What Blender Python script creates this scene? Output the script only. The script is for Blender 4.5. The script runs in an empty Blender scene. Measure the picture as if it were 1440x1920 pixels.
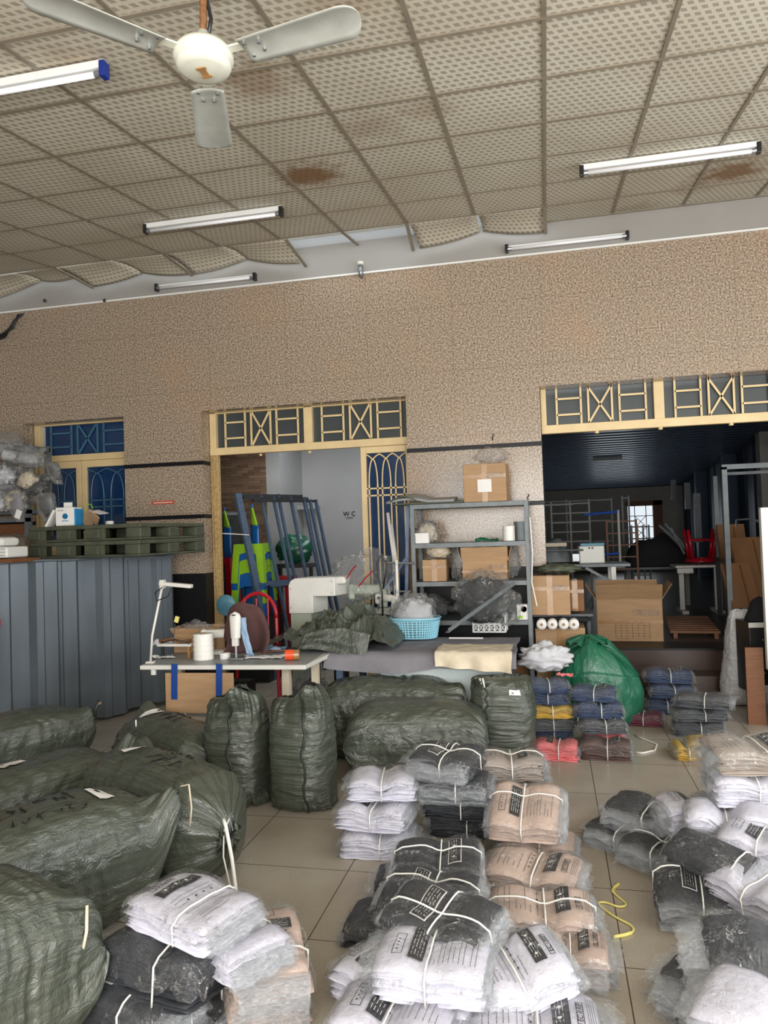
import bpy, math, random
from mathutils import Vector, Matrix, Euler, noise
sc = bpy.context.scene
COL = sc.collection
PI = math.pi

# ---------------- camera ----------------
F, CX, CY, CAMH = 1400.0, 720.0, 960.0, 1.6
_D = Vector((1031-CX, -(987-CY), F)).normalized()
_X = -Vector((-5770-CX, -(1211-CY), F)); _X = (_X-_D*_X.dot(_D)).normalized()
_Z = _X.cross(_D)
if _Z.y < 0: _Z = -_Z
RM = Matrix((_X, _D, _Z))
CAM = Vector((0, 0, CAMH))
cam = bpy.data.cameras.new('camera'); camo = bpy.data.objects.new('camera', cam); COL.objects.link(camo)
cam.sensor_fit = 'VERTICAL'; cam.sensor_height = 36; cam.lens = F/1920*36; cam.clip_start = .05; cam.clip_end = 200
r_, u_, f_ = RM.col[0], RM.col[1], RM.col[2]
camo.matrix_world = Matrix.Translation(CAM) @ Matrix((r_, u_, -f_)).transposed().to_4x4()
sc.camera = camo
def ray(x, y): return RM @ Vector((x-CX, -(y-CY), F))
def az(x, y, z=0.0):
    r = ray(x, y); return r*((z-CAMH)/r.z)+CAM
def ay(x, y, Y):
    r = ray(x, y); return r*(Y/r.y)+CAM

# ---------------- light ----------------
sc.view_settings.view_transform = 'Standard'; sc.view_settings.look = 'None'
sc.view_settings.gamma = 1; sc.view_settings.use_curve_mapping = False
sc.view_settings.exposure = 0.55
w = bpy.data.worlds.new('sky'); sc.world = w; w.use_nodes = True
bg = w.node_tree.nodes['Background']; bg.inputs[0].default_value = (.85, .93, 1, 1); bg.inputs[1].default_value = 0.65
def area(name, loc, rot, sx, sy, power, col=(1, 1, 1)):
    l = bpy.data.lights.new(name, 'AREA'); l.shape = 'RECTANGLE'; l.size = sx; l.size_y = sy; l.energy = power; l.color = col
    o = bpy.data.objects.new(name, l); COL.objects.link(o); o.location = loc; o.rotation_euler = rot
    return o
area('front_door_daylight', (0.8, -2.1, 2.0), (math.radians(97), 0, 0), 6.2, 1.8, 260, (1, .985, .96))
area('street_bounce_fill', (0.4, -2.6, .12), (math.radians(150), 0, 0), 7, 1.2, 240, (1, .97, .92))  # fill lamp added to brighten the ceiling, standing in for street bounce
area('side_window_daylight', (3.9, 2.6, 2.3), (math.radians(90), 0, math.radians(90)), 4.5, 2.2, 105, (.93, .97, 1))
area('wash_room_window_daylight', (-2.2, 8.4, 3.3), (0, 0, 0), 1.6, .9, 17, (.93, .97, 1))
area('roof_void_skylight', (-1.5, 6.2, 4.9), (0, 0, 0), 4.0, .8, 9, (.9, .96, 1))
area('store_room_daylight', (1.6, 19.4, 1.6), (math.radians(-90), 0, 0), 1.0, .9, 6, (.9, .96, 1))
sc.cycles.max_bounces = 7; sc.cycles.transparent_max_bounces = 14; sc.cycles.diffuse_bounces = 3; sc.cycles.glossy_bounces = 3
sc.cycles.caustics_reflective = False; sc.cycles.caustics_refractive = False

# ---------------- materials ----------------
MATS = {}
def lin(c):
    return tuple(((v/255)/12.92 if v/255 <= .04045 else ((v/255+.055)/1.055)**2.4) for v in c)
class NT:
    def __init__(s, name):
        m = bpy.data.materials.new(name); m.use_nodes = True; s.m = m; s.t = m.node_tree
        s.b = s.t.nodes['Principled BSDF']; s.out = s.t.nodes['Material Output']; MATS[name] = m
        s.tc = s.t.nodes.new('ShaderNodeTexCoord')
    def n(s, t, **k):
        x = s.t.nodes.new(t)
        for a, v in k.items(): setattr(x, a, v)
        return x
    def l(s, a, b): s.t.links.new(a, b)
    def mapping(s, src='Object', scale=(1, 1, 1), rot=(0, 0, 0), loc=(0, 0, 0)):
        mp = s.n('ShaderNodeMapping'); s.l(s.tc.outputs[src], mp.inputs[0])
        mp.inputs['Scale'].default_value = scale; mp.inputs['Rotation'].default_value = rot; mp.inputs['Location'].default_value = loc
        return mp.outputs[0]
    def noise(s, vec, scale, detail=3, rough=.55, dist=0):
        x = s.n('ShaderNodeTexNoise'); s.l(vec, x.inputs['Vector']); x.inputs['Scale'].default_value = scale
        x.inputs['Detail'].default_value = detail; x.inputs['Roughness'].default_value = rough; x.inputs['Distortion'].default_value = dist
        return x.outputs['Fac']
    def ramp(s, fac, stops):
        x = s.n('ShaderNodeValToRGB'); s.l(fac, x.inputs[0]); e = x.color_ramp.elements
        while len(e) < len(stops): e.new(.5)
        for i, (p, c) in enumerate(stops):
            e[i].position = p; e[i].color = (*c, 1) if len(c) == 3 else c
        return x.outputs[0]
    def mix(s, fac, a, b):
        x = s.n('ShaderNodeMix', data_type='RGBA')
        if isinstance(fac, (int, float)): x.inputs[0].default_value = fac
        else: s.l(fac, x.inputs[0])
        for i, v in ((6, a), (7, b)):
            if isinstance(v, tuple): x.inputs[i].default_value = (*v, 1)
            else: s.l(v, x.inputs[i])
        return x.outputs[2]
    def math(s, op, a, b=None, c=None):
        x = s.n('ShaderNodeMath', operation=op)
        for i, v in enumerate((a, b, c)):
            if v is None: continue
            if isinstance(v, (int, float)): x.inputs[i].default_value = v
            else: s.l(v, x.inputs[i])
        return x.outputs[0]
    def bump(s, fac, strength=.3, dist=.01):
        x = s.n('ShaderNodeBump'); x.inputs['Strength'].default_value = strength; x.inputs['Distance'].default_value = dist
        s.l(fac, x.inputs['Height']); s.l(x.outputs[0], s.b.inputs['Normal']); return x
    def set(s, col=None, rough=.5, metal=0, spec=.5):
        if col is not None:
            if isinstance(col, tuple): s.b.inputs['Base Color'].default_value = (*col, 1)
            else: s.l(col, s.b.inputs['Base Color'])
        s.b.inputs['Roughness'].default_value = rough; s.b.inputs['Metallic'].default_value = metal
        s.b.inputs['Specular IOR Level'].default_value = spec
        return s
def simple(name, c, rough=.5, metal=0, var=.12, scale=8, bump=0, bscale=30, spec=.5, stretch=(1, 1, 1)):
    s = NT(name); c = lin(c); v = s.mapping('Object', stretch)
    f = s.noise(v, scale, 4); d = tuple(x*(1-var) for x in c); e = tuple(min(1, x*(1+var)) for x in c)
    s.set(s.ramp(f, [(.3, d), (.7, e)]), rough, metal, spec)
    if bump: s.bump(s.noise(v, bscale, 3), bump, .01)
    return s.m
M = {}
def S(key, *a, **k): M[key] = simple(key, *a, **k)
S('cream_paint', (228, 202, 152), .45, var=.08, scale=5)
S('cream_rust', (180, 150, 100), .6, var=.3, scale=30)
S('white_wall', (176, 176, 176), .7, var=.05, scale=2, bump=.1)
S('grey_plaster', (154, 150, 144), .8, var=.05, scale=2)
S('white_trim', (235, 235, 230), .6, var=.03)
S('dark_granite', (24, 24, 26), .4, var=.3, scale=90, spec=.25)
S('grid_metal', (134, 124, 108), .5, var=.1)
S('white_enamel', (232, 232, 230), .3, var=.03)
S('tube_glass', (245, 245, 248), .15, var=.01)
S('blue_cap', (20, 45, 130), .4)
S('dark_plastic', (28, 28, 30), .4, var=.2)
S('fan_cream', (214, 214, 200), .35, var=.05, scale=12)
S('fan_blade', (190, 192, 184), .35, .3, var=.12, scale=9)
S('brown_rust', (120, 80, 45), .7, var=.4, scale=60, bump=.4)
S('steel', (150, 154, 156), .35, .7, var=.1)
S('steel_dark', (70, 72, 74), .45, .6, var=.15)
S('shelf_grey', (112, 118, 120), .5, .2, var=.15, scale=14)
S('frame_blue_grey', (92, 110, 134), .45, .25, var=.15, scale=14)
S('sheet_metal', (106, 114, 121), .42, .35, var=.16, scale=5, stretch=(1, 1, .25))
S('pallet_green', (78, 82, 66), .55, var=.2, scale=10, bump=.2)
S('cardboard', (172, 138, 102), .75, var=.10, scale=5, stretch=(1, 1, 6))
S('cardboard_dark', (128, 90, 58), .8, var=.14, scale=5)
S('box_tape', (164, 124, 80), .2, var=.15, scale=20)
S('black_ink', (20, 20, 20), .6)
S('blue_ink', (30, 140, 200), .5)
S('white_paper', (232, 230, 226), .7, var=.03)
S('white_string', (236, 234, 226), .55, var=.06, scale=60)
S('yellow_string', (232, 220, 130), .55, var=.05, scale=60)
S('white_plastic', (226, 226, 222), .35, var=.04)
S('machine_white', (222, 220, 212), .35, var=.04)
S('machine_green', (170, 178, 160), .4, var=.08)
S('blue_basket', (150, 206, 224), .35, var=.05)
S('lime_plastic', (150, 200, 40), .35, var=.06)
S('blue_plastic', (25, 95, 165), .35, var=.06)
S('red_plastic', (170, 20, 34), .3, var=.1)
S('red_sign', (200, 62, 50), .5, var=.05)
S('orange_tape', (235, 84, 40), .4, var=.06)
S('blue_tape', (22, 64, 140), .4, var=.08)
S('teal_plastic', (96, 150, 170), .4)
S('brown_cloth', (84, 56, 54), .9, var=.12, bump=.3)
S('grey_cloth', (128, 126, 132), .9, var=.1, bump=.3, bscale=60)
S('cream_cloth', (214, 200, 176), .9, var=.12, bump=.3)
S('pale_cloth', (186, 196, 196), .8, var=.06, bump=.2)
S('light_blue_cloth', (150, 176, 204), .85, var=.08, bump=.3)
S('black_cloth', (24, 24, 28), .85, var=.2, bump=.3)
S('white_cloth', (204, 204, 208), .8, var=.06, bump=.3)
S('wood_brown', (112, 70, 40), .6, var=.2, scale=6, stretch=(1, 1, 8))
S('step_brown', (66, 46, 36), .35, var=.12, scale=10)
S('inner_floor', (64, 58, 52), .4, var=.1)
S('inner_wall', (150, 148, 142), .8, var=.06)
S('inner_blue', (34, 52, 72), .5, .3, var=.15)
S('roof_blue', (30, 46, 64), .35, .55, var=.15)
S('grey_tabletop', (150, 152, 152), .4, var=.05)
S('speckled_edge', (176, 172, 164), .4, var=.35, scale=160)
S('blue_glass', (14, 50, 92), .14, var=.15, scale=3, spec=.7)
S('grille_blue', (70, 110, 135), .4, var=.08)
S('dark_glass', (70, 76, 78), .2, var=.1, scale=3)
S('bright_pane', (215, 228, 238), .4, var=.03)
# garments
for k, c in dict(white=(208, 206, 218), black=(40, 42, 47), tan=(196, 172, 158), taupe=(160, 148, 138), navy=(70, 84, 112), grey=(92, 94, 98),
                 pink=(238, 130, 132), brown=(104, 82, 78), maroon=(112, 52, 70), yellow=(204, 168, 74)).items():
    S('garment_'+k, c, .6, var=.07, scale=14, bump=.5, bscale=26)

def m_granite():
    s = NT('pink_granite'); v = s.mapping()
    n1 = s.noise(v, 66, 3, .6); n2 = s.noise(v, 150, 2, .6); n3 = s.noise(v, 1.3, 3)
    base = s.ramp(n1, [(.3, lin((92, 78, 66))), (.42, lin((138, 120, 102))), (.54, lin((176, 158, 138))), (.68, lin((204, 190, 172)))])
    c = s.mix(s.ramp(n2, [(.34, (1, 1, 1)), (.44, (0, 0, 0))]), base, lin((84, 66, 54)))
    c = s.mix(s.ramp(n3, [(.52, (0, 0, 0)), (.72, (.16, .16, .16))]), c, lin((196, 140, 88)))
    br = s.n('ShaderNodeTexBrick'); s.l(s.mapping(rot=(PI/2, 0, 0)), br.inputs[0]); br.offset = 0
    br.inputs['Scale'].default_value = 1; br.inputs['Brick Width'].default_value = .83; br.inputs['Row Height'].default_value = .62
    br.inputs['Mortar Size'].default_value = .0025
    c = s.mix(s.math('MULTIPLY', br.outputs['Fac'], .45), c, lin((100, 82, 66)))
    s.set(c, .2, 0, .5); s.bump(n1, .08, .002); return s.m
M['granite'] = m_granite()

def m_ceiling():
    s = NT('ceiling_tile'); sep = s.n('ShaderNodeSeparateXYZ'); s.l(s.tc.outputs['Object'], sep.inputs[0])
    x, y = sep.outputs[0], sep.outputs[1]
    vy = s.math('DIVIDE', y, .0545); fy = s.math('FRACT', vy)
    ux = s.math('ADD', s.math('DIVIDE', x, .0462), s.math('MULTIPLY', fy, -.45))
    ux = s.math('ADD', ux, s.math('MULTIPLY', s.math('FLOOR', vy), -.55))
    fx = s.math('FRACT', ux)
    def band(f, a, b): 
        return s.math('MULTIPLY', s.math('SMOOTH_MIN', s.math('MULTIPLY', s.math('GREATER_THAN', f, a), 1), 1, .01), s.math('LESS_THAN', f, b))
    d = s.math('MULTIPLY', band(fx, .2, .78), band(fy, .2, .76))
    v = s.mapping(); n = s.noise(v, 1.1, 3); fine = s.noise(v, 60, 3)
    hi = s.ramp(n, [(.3, lin((196, 187, 168))), (.7, lin((218, 212, 197)))])
    c = s.mix(s.math('MULTIPLY', d, .75), hi, lin((146, 136, 117)))
    # rust stains left by roof leaks
    for (cx, cy, r, a) in STAINS:
        vm = s.n('ShaderNodeVectorMath', operation='DISTANCE'); s.l(s.tc.outputs['Object'], vm.inputs[0]); vm.inputs[1].default_value = (cx, cy, 3.48+.1344*cy)
        dd = s.math('ADD', s.math('DIVIDE', vm.outputs['Value'], r), s.math('MULTIPLY', s.math('SUBTRACT', s.noise(v, 9, 4), .5), 1.6))
        k = s.math('MULTIPLY', s.ramp(dd, [(.35, (1, 1, 1)), (1, (0, 0, 0))]), a)
        c = s.mix(k, c, lin((122, 84, 40)))
    sp = s.ramp(s.noise(v, 26, 5, .7), [(.66, (0, 0, 0)), (.74, (.5, .5, .5))])
    reg = s.ramp(s.noise(v, .9, 2), [(.52, (0, 0, 0)), (.62, (1, 1, 1))])
    c = s.mix(s.math('MULTIPLY', sp, reg), c, lin((130, 92, 66)))
    s.set(c, .7, 0, .3); s.bump(d, .35, -.002); return s.m
def cz(y): return 3.48+.1344*y
def ac(x, y, dz=0):
    r = ray(x, y); return r*((3.48-dz-CAMH)/(r.z-.1344*r.y))+CAM
STAINS = [(*ac(580, 328)[:2], .30, .85), (*ac(1370, 322)[:2], .32, .8), (*ac(480, 150)[:2], .26, .5), (*ac(690, 235)[:2], .26, .35), (*ac(1200, 395)[:2], .3, .35), (*ac(800, 205)[:2], .2, .3), (*ac(640, 5)[:2], .2, .3), (*ac(150, 110)[:2], .2, .3), (*ac(1300, 350)[:2], .25, .3)]
M['ceiling'] = m_ceiling()

def m_floor():
    s = NT('floor_tile'); v = s.mapping(loc=(-.205, -.45, 0))
    br = s.n('ShaderNodeTexBrick'); s.l(v, br.inputs[0]); br.offset = 0
    br.inputs['Scale'].default_value = 1; br.inputs['Brick Width'].default_value = .6; br.inputs['Row Height'].default_value = .6
    br.inputs['Mortar Size'].default_value = .0028; br.inputs['Mortar Smooth'].default_value = .2
    n = s.noise(v, 2.2, 5); f = s.noise(v, 130, 2)
    c = s.ramp(n, [(.3, lin((166, 156, 142))), (.7, lin((184, 175, 161)))])
    c = s.mix(s.ramp(f, [(.4, (.25, .25, .25)), (.6, (0, 0, 0))]), c, lin((132, 120, 106)))
    c = s.mix(br.outputs['Fac'], c, lin((84, 74, 64)))
    s.set(c, .17, 0, .5)
    s.l(s.ramp(n, [(.3, (.14, .14, .14)), (.8, (.3, .3, .3))]), s.b.inputs['Roughness']); return s.m
M['floor'] = m_floor()

def m_sack(name, c1, c2, stripe=.5, rough=.36):
    s = NT(name); uv = s.mapping('UV'); ob = s.mapping('Object')
    sep = s.n('ShaderNodeSeparateXYZ'); s.l(uv, sep.inputs[0])
    fl = s.math('FRACT', s.math('MULTIPLY', sep.outputs[0], 46)); fl2 = s.math('FRACT', s.math('MULTIPLY', sep.outputs[1], 60))
    line = s.math('MULTIPLY', s.math('GREATER_THAN', fl, .8), s.noise(s.mapping('UV', (40, 3, 1)), 2, 3))
    line2 = s.math('MULTIPLY', s.math('GREATER_THAN', fl2, .82), s.noise(s.mapping('UV', (3, 40, 1)), 2, 3))
    st = s.noise(s.mapping('UV', (60, 1.2, 1)), 1.5, 4)
    base = s.ramp(st, [(.3, lin(c1)), (.72, lin(c2))])
    c = s.mix(s.math('MULTIPLY', line, stripe), base, lin(tuple(v*.55 for v in c1)))
    c = s.mix(s.math('MULTIPLY', line2, stripe*.4), c, lin(tuple(min(255, v*1.25) for v in c2)))
    s.set(c, rough, 0, .85)
    w1 = s.noise(s.mapping('UV', (9, 3, 1)), 3, 5, .6, .6); w2 = s.noise(s.mapping('UV', (90, 60, 1)), 2, 2)
    h = s.math('ADD', s.math('MULTIPLY', w1, 1), s.math('MULTIPLY', w2, .06))
    s.bump(h, .55, .03); return s.m
M['sack'] = m_sack('woven_sack_green', (56, 62, 53), (84, 89, 77), .45, .3)
M['sack_green'] = m_sack('woven_sack_bright_green', (20, 88, 64), (32, 116, 84), .15, .36)
M['sack_white'] = m_sack('woven_sack_white', (196, 196, 198), (220, 220, 222), .2, .5)
M['tarp'] = m_sack('folded_sack_cloth', (54, 61, 52), (82, 88, 76), .3, .34)

def m_film(name, opac, col=(220, 226, 230), bs=22, bst=.8, rough=.12, gk=.6):
    s = NT(name); v = s.mapping('Object')
    s.set(lin(col), rough, 0, .8)
    n = s.noise(v, bs, 4, .62, 2.2); s.bump(n, bst, .035)
    tr = s.n('ShaderNodeBsdfTransparent'); mx = s.n('ShaderNodeMixShader')
    gl = s.n('ShaderNodeBsdfGlossy'); gl.inputs['Roughness'].default_value = rough; s.l(s.b.inputs['Normal'].links[0].from_socket, gl.inputs['Normal'])
    lw = s.n('ShaderNodeLayerWeight'); lw.inputs[0].default_value = .25; s.l(s.b.inputs['Normal'].links[0].from_socket, lw.inputs['Normal'])
    mx2 = s.n('ShaderNodeMixShader'); glint = s.math('ABSOLUTE', s.math('SUBTRACT', s.noise(v, bs*.42, 3, .6, 1.5), .5))   # painted glints: noise streaks raise the gloss to imitate highlights on the film
    k = s.math('MINIMUM', s.math('MULTIPLY', s.math('ADD', s.math('ADD', s.math('POWER', lw.outputs['Facing'], 3.5), .028), s.math('MULTIPLY', s.ramp(glint, [(0, (.5, .5, .5)), (.03, (0, 0, 0))]), s.ramp(s.noise(v, 9, 3), [(.5, (0, 0, 0)), (.6, (1, 1, 1))]))), gk), 1)
    mx.inputs[0].default_value = opac; s.l(tr.outputs[0], mx.inputs[1]); s.l(s.b.outputs[0], mx.inputs[2])
    s.l(k, mx2.inputs[0]); s.l(mx.outputs[0], mx2.inputs[1]); s.l(gl.outputs[0], mx2.inputs[2])
    s.l(mx2.outputs[0], s.out.inputs[0]); return s.m
M['film'] = m_film('clear_film', .035, bs=34, bst=1, rough=.04, gk=1)
M['film_edge'] = m_film('milky_film', .2, (236, 241, 246), 40, gk=.5)
M['film_bag'] = m_film('crumpled_film', .22, (190, 192, 192), 16, 1, .07, 1.3)
M['film_bag_thin'] = m_film('thin_crumpled_film', .10, (205, 208, 208), 16, 1, .06, 1.2)

def m_stone():
    s = NT('stone_strip_tile'); br = s.n('ShaderNodeTexBrick'); s.l(s.mapping(rot=(PI/2, 0, 0)), br.inputs[0])
    br.inputs['Scale'].default_value = 1; br.inputs['Brick Width'].default_value = .16; br.inputs['Row Height'].default_value = .035; br.inputs['Mortar Size'].default_value = .002
    br.inputs['Color1'].default_value = (*lin((140, 112, 88)), 1); br.inputs['Color2'].default_value = (*lin((104, 80, 62)), 1); br.inputs['Mortar'].default_value = (*lin((82, 66, 54)), 1)
    s.set(br.outputs['Color'], .7); return s.m
M['stone'] = m_stone()

# ---------------- mesh helpers ----------------
class MB:
    def __init__(s): s.v = []; s.f = []; s.uv = None
    def box(s, c, size, rot=None):
        c = Vector(c); h = Vector(size)/2; R = (Euler(rot).to_matrix() if rot is not None and not isinstance(rot, Matrix) else rot)
        b = len(s.v)
        for x in (-1, 1):
            for y in (-1, 1):
                for z in (-1, 1):
                    p = Vector((x*h.x, y*h.y, z*h.z))
                    if R is not None: p = R @ p
                    s.v.append(c+p)
        for q in ((0, 1, 3, 2), (4, 6, 7, 5), (0, 4, 5, 1), (2, 3, 7, 6), (0, 2, 6, 4), (1, 5, 7, 3)): s.f.append([b+i for i in q])
        return s
    def b2(s, lo, hi): 
        return s.box([(lo[i]+hi[i])/2 for i in range(3)], [abs(hi[i]-lo[i]) for i in range(3)])
    def bar(s, a, b, w, h=None, up=(0, 0, 1)):
        a, b = Vector(a), Vector(b); h = h or w; d = b-a; L = d.length
        if L < 1e-6: return s
        d.normalize(); up = Vector(up)
        if abs(d.dot(up)) > .98: up = Vector((0, 1, 0)) if abs(d.y) < .9 else Vector((1, 0, 0))
        x = d.cross(up).normalized(); z = x.cross(d)
        return s.box((a+b)/2, (w, L, h), Matrix((x, d, z)).transposed())
    def tube(s, pts, r, n=8, caps=True):
        pts = [Vector(p) for p in pts]; b = len(s.v); up = None
        for i, p in enumerate(pts):
            d = (pts[min(i+1, len(pts)-1)]-pts[max(i-1, 0)]).normalized()
            if up is None: up = Vector((0, 0, 1)) if abs(d.z) < .9 else Vector((1, 0, 0))
            x = d.cross(up)
            if x.length < 1e-4: x = d.cross(Vector((0, 1, .1)))
            x.normalize(); up = x.cross(d).normalized()
            rr = r[i] if isinstance(r, (list, tuple)) else r
            for k in range(n):
                a = 2*PI*k/n; s.v.append(p+x*math.cos(a)*rr+up*math.sin(a)*rr)
        for i in range(len(pts)-1):
            for k in range(n):
                s.f.append([b+i*n+k, b+i*n+(k+1) % n, b+(i+1)*n+(k+1) % n, b+(i+1)*n+k])
        if caps: s.f.append([b+k for k in range(n)][::-1]); s.f.append([b+(len(pts)-1)*n+k for k in range(n)])
        return s
    def lathe(s, prof, c=(0, 0, 0), n=24, axis='z', R=None, capped=True):
        b = len(s.v); c = Vector(c)
        for (r, z) in prof:
            for k in range(n):
                a = 2*PI*k/n; p = Vector((r*math.cos(a), r*math.sin(a), z))
                if axis == 'x': p = Vector((p.z, p.x, p.y))
                if axis == 'y': p = Vector((p.x, p.z, p.y))
                if R is not None: p = R @ p
                s.v.append(c+p)
        for i in range(len(prof)-1):
            for k in range(n): s.f.append([b+i*n+k, b+i*n+(k+1) % n, b+(i+1)*n+(k+1) % n, b+(i+1)*n+k])
        if capped: s.f.append([b+k for k in range(n)][::-1]); s.f.append([b+(len(prof)-1)*n+k for k in range(n)])
        return s
    def grid(s, fn, nu, nv, closed_u=False, closed_v=False):
        b = len(s.v); cu = nu if closed_u else nu+1; cv = nv if closed_v else nv+1
        for i in range(cu):
            for j in range(cv): s.v.append(Vector(fn(i/nu, j/nv)))
        for i in range(nu):
            for j in range(nv):
                s.f.append([b+i*cv+j, b+((i+1) % cu)*cv+j, b+((i+1) % cu)*cv+(j+1) % cv, b+i*cv+(j+1) % cv])
        return s
    def build(s, name, mat, parent=None, smooth=False, bevel=0, loc=None, solid=0, uvfn=None, sub=0):
        me = bpy.data.meshes.new(name); me.from_pydata([tuple(p) for p in s.v], [], s.f); me.update()
        o = bpy.data.objects.new(name, me); COL.objects.link(o)
        mat = M[mat] if isinstance(mat, str) else mat
        me.materials.append(mat)
        if smooth: me.polygons.foreach_set('use_smooth', [True]*len(me.polygons))
        if bevel:
            m = o.modifiers.new('b', 'BEVEL'); m.width = bevel; m.segments = 2; m.limit_method = 'ANGLE'
        if solid:
            m = o.modifiers.new('s', 'SOLIDIFY'); m.thickness = solid; m.offset = 0
        if sub:
            m = o.modifiers.new('u', 'SUBSURF'); m.levels = sub; m.render_levels = sub
        if uvfn:
            ul = me.uv_layers.new(name='UVMap')
            for lp in me.loops: ul.data[lp.index].uv = uvfn[lp.vertex_index]
        if parent: o.parent = parent
        if loc is not None: o.location = loc
        return o
def tag(o, label=None, cat=None, group=None, kind=None):
    if label: o['label'] = label
    if cat: o['category'] = cat
    if group: o['group'] = group
    if kind: o['kind'] = kind
    return o
def thing(name, label, cat, loc=(0, 0, 0), rot=(0, 0, 0), group=None):
    o = bpy.data.objects.new(name, None); COL.objects.link(o); o.empty_display_size = .1
    o.location = loc; o.rotation_euler = rot if not isinstance(rot, (int, float)) else (0, 0, rot)
    return tag(o, label, cat, group)
def struct(o): o['kind'] = 'structure'; return o
def copy_tree(o, parent=None):
    c = o.copy(); COL.objects.link(c)
    if parent: c.parent = parent
    for ch in [q for q in bpy.data.objects if q.parent == o]: copy_tree(ch, c)
    return c
def nz(x, y, z=0, seed=0): return noise.noise(Vector((x+seed*13.7, y-seed*7.1, z+seed*3.3)))

# ---------------- room shell ----------------
XL, XR, YB = -7.6, 4.2, -2.3
fl = struct(MB().b2((XL, YB-6, -.1), (XR, 7.25, 0)).build('floor', 'floor'))
W0, W1 = 7.0, 7.2     # wall front face, frame plane
wx = dict(WL=-5.51, WR=-4.30, ML=-3.42, MR=-1.30, RL=-.045)
LINT = 2.892
def wall_piece(m, x0, x1, z0, z1, y0=W0, y1=W0+.22): m.b2((x0, y0, z0), (x1, y1, z1))
m = MB()
wall_piece(m, XL, XR, LINT, 4.112)
for a, b in ((XL, wx['WL']), (wx['WR'], wx['ML']), (wx['MR'], wx['RL'])): wall_piece(m, a, b, 1.24, LINT)
wall_piece(m, wx['WL'], wx['WR'], 1.24, 1.45)
struct(m.build('wall_far', 'granite'))
m = MB()
for a, b in ((XL, wx['ML']), (wx['MR'], wx['RL'])): wall_piece(m, a, b, 0, 1.24, W0-.004)
struct(m.build('trim_1', 'dark_granite'))
m = MB()
for a, b in ((XL, wx['WL']), (wx['WR'], wx['ML']), (wx['MR'], wx['RL'])):
    for z0, z1 in ((2.345, 2.385), (1.80, 1.84)): m.b2((a-.006, W0-.008, z0), (b+.006, W0+.21, z1))
struct(m.build('trim_2', 'dark_granite'))
struct(MB().b2((XL, W0-.015, 4.112), (XR, W0+.02, 4.128)).build('trim_3', 'white_trim'))
m = MB().b2((XL, W0, 4.128), (XR, W0+.22, 4.44)); struct(m.build('wall_upper', 'grey_plaster'))
struct(MB().b2((XL, W0+.05, 4.44), (XR, W0+.14, 5.4)).build('wall_roof_void', 'white_wall'))
struct(MB().b2((XL-.15, YB, 0), (XL, W0, 5.2)).build('wall_left', 'grey_plaster'))
m = MB().b2((XR, YB, 0), (XR+.15, W0, 1.0)); m.b2((XR, YB, 3.5), (XR+.15, W0, 5.2)); m.b2((XR, YB, 1), (XR+.15, .2, 3.5)); m.b2((XR, 5, 1), (XR+.15, W0, 3.5))
struct(m.build('wall_right', 'grey_plaster'))
# street side: posts and transom of the open shop front
m = MB().b2((XL, YB-.2, 3.35), (XR, YB, 5.2)); m.b2((XL, YB-.2, 0), (-3.2, YB, 3.35)); m.b2((4.0, YB-.2, 0), (XR, YB, 3.35))
struct(m.build('wall_street', 'grey_plaster'))
m = MB()
for x in (-3.15, -1.3, .5, 2.2, 3.95): m.b2((x-.04, YB-.12, 0), (x+.04, YB-.04, 3.35))
m.b2((-3.2, YB-.12, 2.5), (4, YB-.04, 2.58))
struct(m.build('door_1', 'cream_paint'))

# suspended ceiling: patterned boards on a metal grid; last row against the wall partly fallen
GX0, GY0, P = .062, 4.07, .605
ylast = GY0+4*P   # 6.49
m = MB()
ny = int((ylast+2.4)/P)
for j in range(0, 15):
    y1 = ylast-j*P; y0 = y1-P
    if y0 < -2.3: break
    for i in range(-13, 7):
        x0 = GX0+.6*i; x1 = x0+.6
        if x0 < XL-.1: continue
        rr = random.Random(i*31+j*7); d = [rr.uniform(-.004, .006) for _ in range(4)]
        def q(u, v):
            x = x0+.004+(.592)*u; y = y0+.004+(P-.008)*v
            s_ = math.sin(PI*u)*math.sin(PI*v)
            return (x, y, cz(y)-rr_s*s_)
        rr_s = rr.uniform(0, .004)
        m.grid(lambda u, v: q(u, 1-v), 3, 3)
for i in range(0, 7):   # right part of the last row is still in place
    x0 = GX0+.6*i; m.grid(lambda u, v: (x0+.004+.592*u, ylast+.004+.5*(1-v), cz(ylast+.5*(1-v))), 2, 2)
c_ = m.build('ceiling', 'ceiling', solid=.006); struct(c_)
m = MB()
for i in range(-13, 8):
    x = GX0+.6*i; ye = W0-.01 if i >= 1 else ylast+.02
    m.bar((x, -2.3, cz(-2.3)-.006), (x, ye, cz(ye)-.006), .022, .012)
j = 0
while ylast-j*P > -2.3:
    y = ylast-j*P; m.bar((XL, y, cz(y)-.008), (XR, y, cz(y)-.008), .02, .01); j += 1
m.b2((0.07, W0-.02, cz(W0)-.02), (XR, W0, cz(W0)+.004))
struct(m.build('trim_4', 'grid_metal'))
def loose_tile(label, cs, seed):
    # cs: four px corners: front-left, front-right, back-right, back-left
    A, B = ac(*cs[0]), ac(*cs[1]); C_, D_ = ay(*cs[2], 6.93), ay(*cs[3], 6.93)
    o = A.copy(); m = MB()
    def q(u, v):
        p = A.lerp(B, u).lerp(D_.lerp(C_, u), v)
        return p-o+Vector((0, 0, -.02*math.sin(PI*u)*v+.02*math.sin(PI*v)))
    m.grid(lambda u, v: q(u, 1-v), 8, 8)
    t = m.build('ceiling_board', 'ceiling_loose', smooth=True, solid=.008, loc=o)
    return tag(t, label, 'ceiling tile', 'sagging boards in the last ceiling row')
M['ceiling_loose'] = M['ceiling']
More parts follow.
